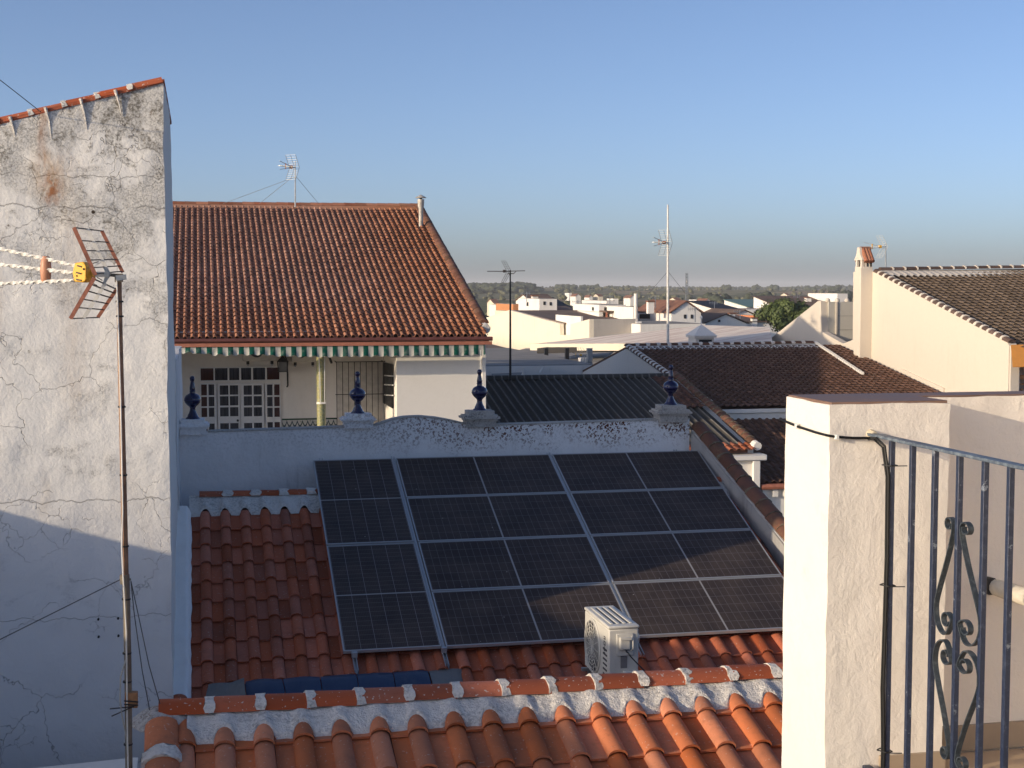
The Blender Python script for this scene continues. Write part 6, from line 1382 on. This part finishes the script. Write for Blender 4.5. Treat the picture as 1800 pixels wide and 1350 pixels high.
M_OLIVE = leaf('olive_foliage', (.085, .09, .05), (.15, .145, .085)); M_PINE = leaf('dark_wood_foliage', (.045, .055, .038), (.075, .085, .055))
rg = random.Random(9); sp = []
for k in range(2600):
    a = R(rg.uniform(-14, 42)); d = 300 + 2400 * rg.random() ** 1.1; x, y = d * math.sin(a), d * math.cos(a)
    dens = noise.noise(Vector((x * .006, y * .0045, 1)))
    if dens < rg.uniform(-.55, .25): continue
    s_ = rg.uniform(1.8, 3.8) * (1 + .25 * (dens > .3)); sp.append((x, y, land_z(x, y) - .3, s_ * 1.25, s_))
canopy_mass('olive_trees', sp, M_OLIVE)
sp = []
for k in range(420):      # dark wood on the left skyline
    u = rg.uniform(826, 946); d = rg.uniform(1150, 1330); q = ony(u, 515, d); x, y = q.x, q.y; hh = rg.uniform(4.5, 8) * (.6 if u > 935 else 1); sp.append((x, y, land_z(x, y), 9, hh))
canopy_mass('dark_wood', sp, M_PINE)
sp = []
for (u0, u1, y, n_, h0, h1) in ((978, 1010, 1500, 40, 6, 11), (1020, 1050, 1600, 30, 5, 9), (1070, 1120, 1700, 45, 4, 7), (1120, 1500, 1900, 330, 3, 8), (945, 1120, 1900, 120, 2, 5), (1318, 1352, 640, 40, 5, 8), (1250, 1275, 560, 26, 5, 9), (1455, 1500, 700, 40, 6, 10), (1271, 1280, 1500, 6, 9, 13), (1323, 1331, 1500, 6, 9, 12), (1358, 1364, 1500, 5, 10, 14), (1417, 1431, 1400, 8, 7, 10), (1460, 1475, 1300, 8, 7, 11), (960, 1000, 420, 20, 4, 6), (1180, 1300, 330, 60, 3, 6), (840, 900, 330, 26, 3, 5.5)):
    for k in range(n_): q = ony(rg.uniform(u0, u1), 515, y * rg.uniform(.93, 1.08)); hh = rg.uniform(h0, h1) * .62; sp.append((q.x, q.y, land_z(q.x, q.y) - .3, hh * 1.1, hh))
canopy_mass('skyline_trees', sp, M_PINE)
# the round tree in the town
def leafy(name, c_, rad, hgt, nl, lab, seed=1, ls=.22):
    t = thing(name, (c_.x, c_.y, GROUND), lab, 'tree'); rg = random.Random(seed)
    tr_ = MB().tube([(c_.x, c_.y, GROUND), (c_.x + .1, c_.y, c_.z - hgt * .4), (c_.x, c_.y, c_.z + hgt * .2)], [.28, .22, .08], 8)
    for k in range(7): a = rg.uniform(0, 6.28); tr_.tube([(c_.x, c_.y, c_.z - hgt * .35), (c_.x + math.cos(a) * rad * .6, c_.y + math.sin(a) * rad * .6, c_.z + rg.uniform(-.1, .3) * hgt)], [.12, .03], 6)
    tr_.build('trunk', flat('bark', (.10, .075, .055), .9), t)
    cl = [(Vector((rg.gauss(0, .52) * rad, rg.gauss(0, .5) * rad, rg.gauss(0, .42) * hgt)), rg.uniform(.3, .75)) for _ in range(34)]
    mb = MB()
    for k in range(nl):
        cc, s_ = rg.choice(cl)
        if (cc.x / rad) ** 2 + (cc.y / rad) ** 2 + (cc.z / hgt) ** 2 > 1.5: cc = cc * .7
        d = Vector((rg.gauss(0, 1), rg.gauss(0, 1), rg.gauss(0, 1))).normalized(); p = c_ + cc + d * s_ * rg.uniform(.3, 1.25)
        a = Vector((rg.gauss(0, 1), rg.gauss(0, 1), rg.gauss(0, 1))).normalized(); b = a.cross(d + Vector((0, 0, .3))).normalized(); a = b.cross(d).normalized()
        l = ls * rg.uniform(.6, 1.3); mb.add([p - a * l, p + b * l * .5, p + a * l, p - b * l * .5], [(0, 1, 2, 3)])
    n = N('tree_leaves'); r_ = n.new('ShaderNodeNewGeometry').outputs['Random Per Island']; n.done(n.mix(r_, (.05, .075, .024), (.13, .165, .055)), .6, spec=.3)
    mb.build('crown', n.m, t, smooth=False)
cc = ony(1383, 556, 105); leafy('round_tree', cc, 1.95, 1.15, 15000, 'round dark green tree between the town roofs and the white gable', ls=.15)

# ---------------------------------------------------------------- the evening air
hz = MB().box(-3000, 4000, -900, 9000, GROUND - 3, 40).mesh('haze', None, False)
ho = bpy.data.objects.new('haze', hz); COL.objects.link(ho); ho['kind'] = 'stuff'
hm = bpy.data.materials.new('haze_air'); hm.use_nodes = True; ht = hm.node_tree; ht.nodes.clear()
pv = ht.nodes.new('ShaderNodeVolumePrincipled'); pv.inputs['Color'].default_value = (.95, .97, 1.0, 1); pv.inputs['Density'].default_value = 0.00020; pv.inputs['Anisotropy'].default_value = 0.0
om = ht.nodes.new('ShaderNodeOutputMaterial'); ht.links.new(pv.outputs[0], om.inputs['Volume']); hz.materials.append(hm)
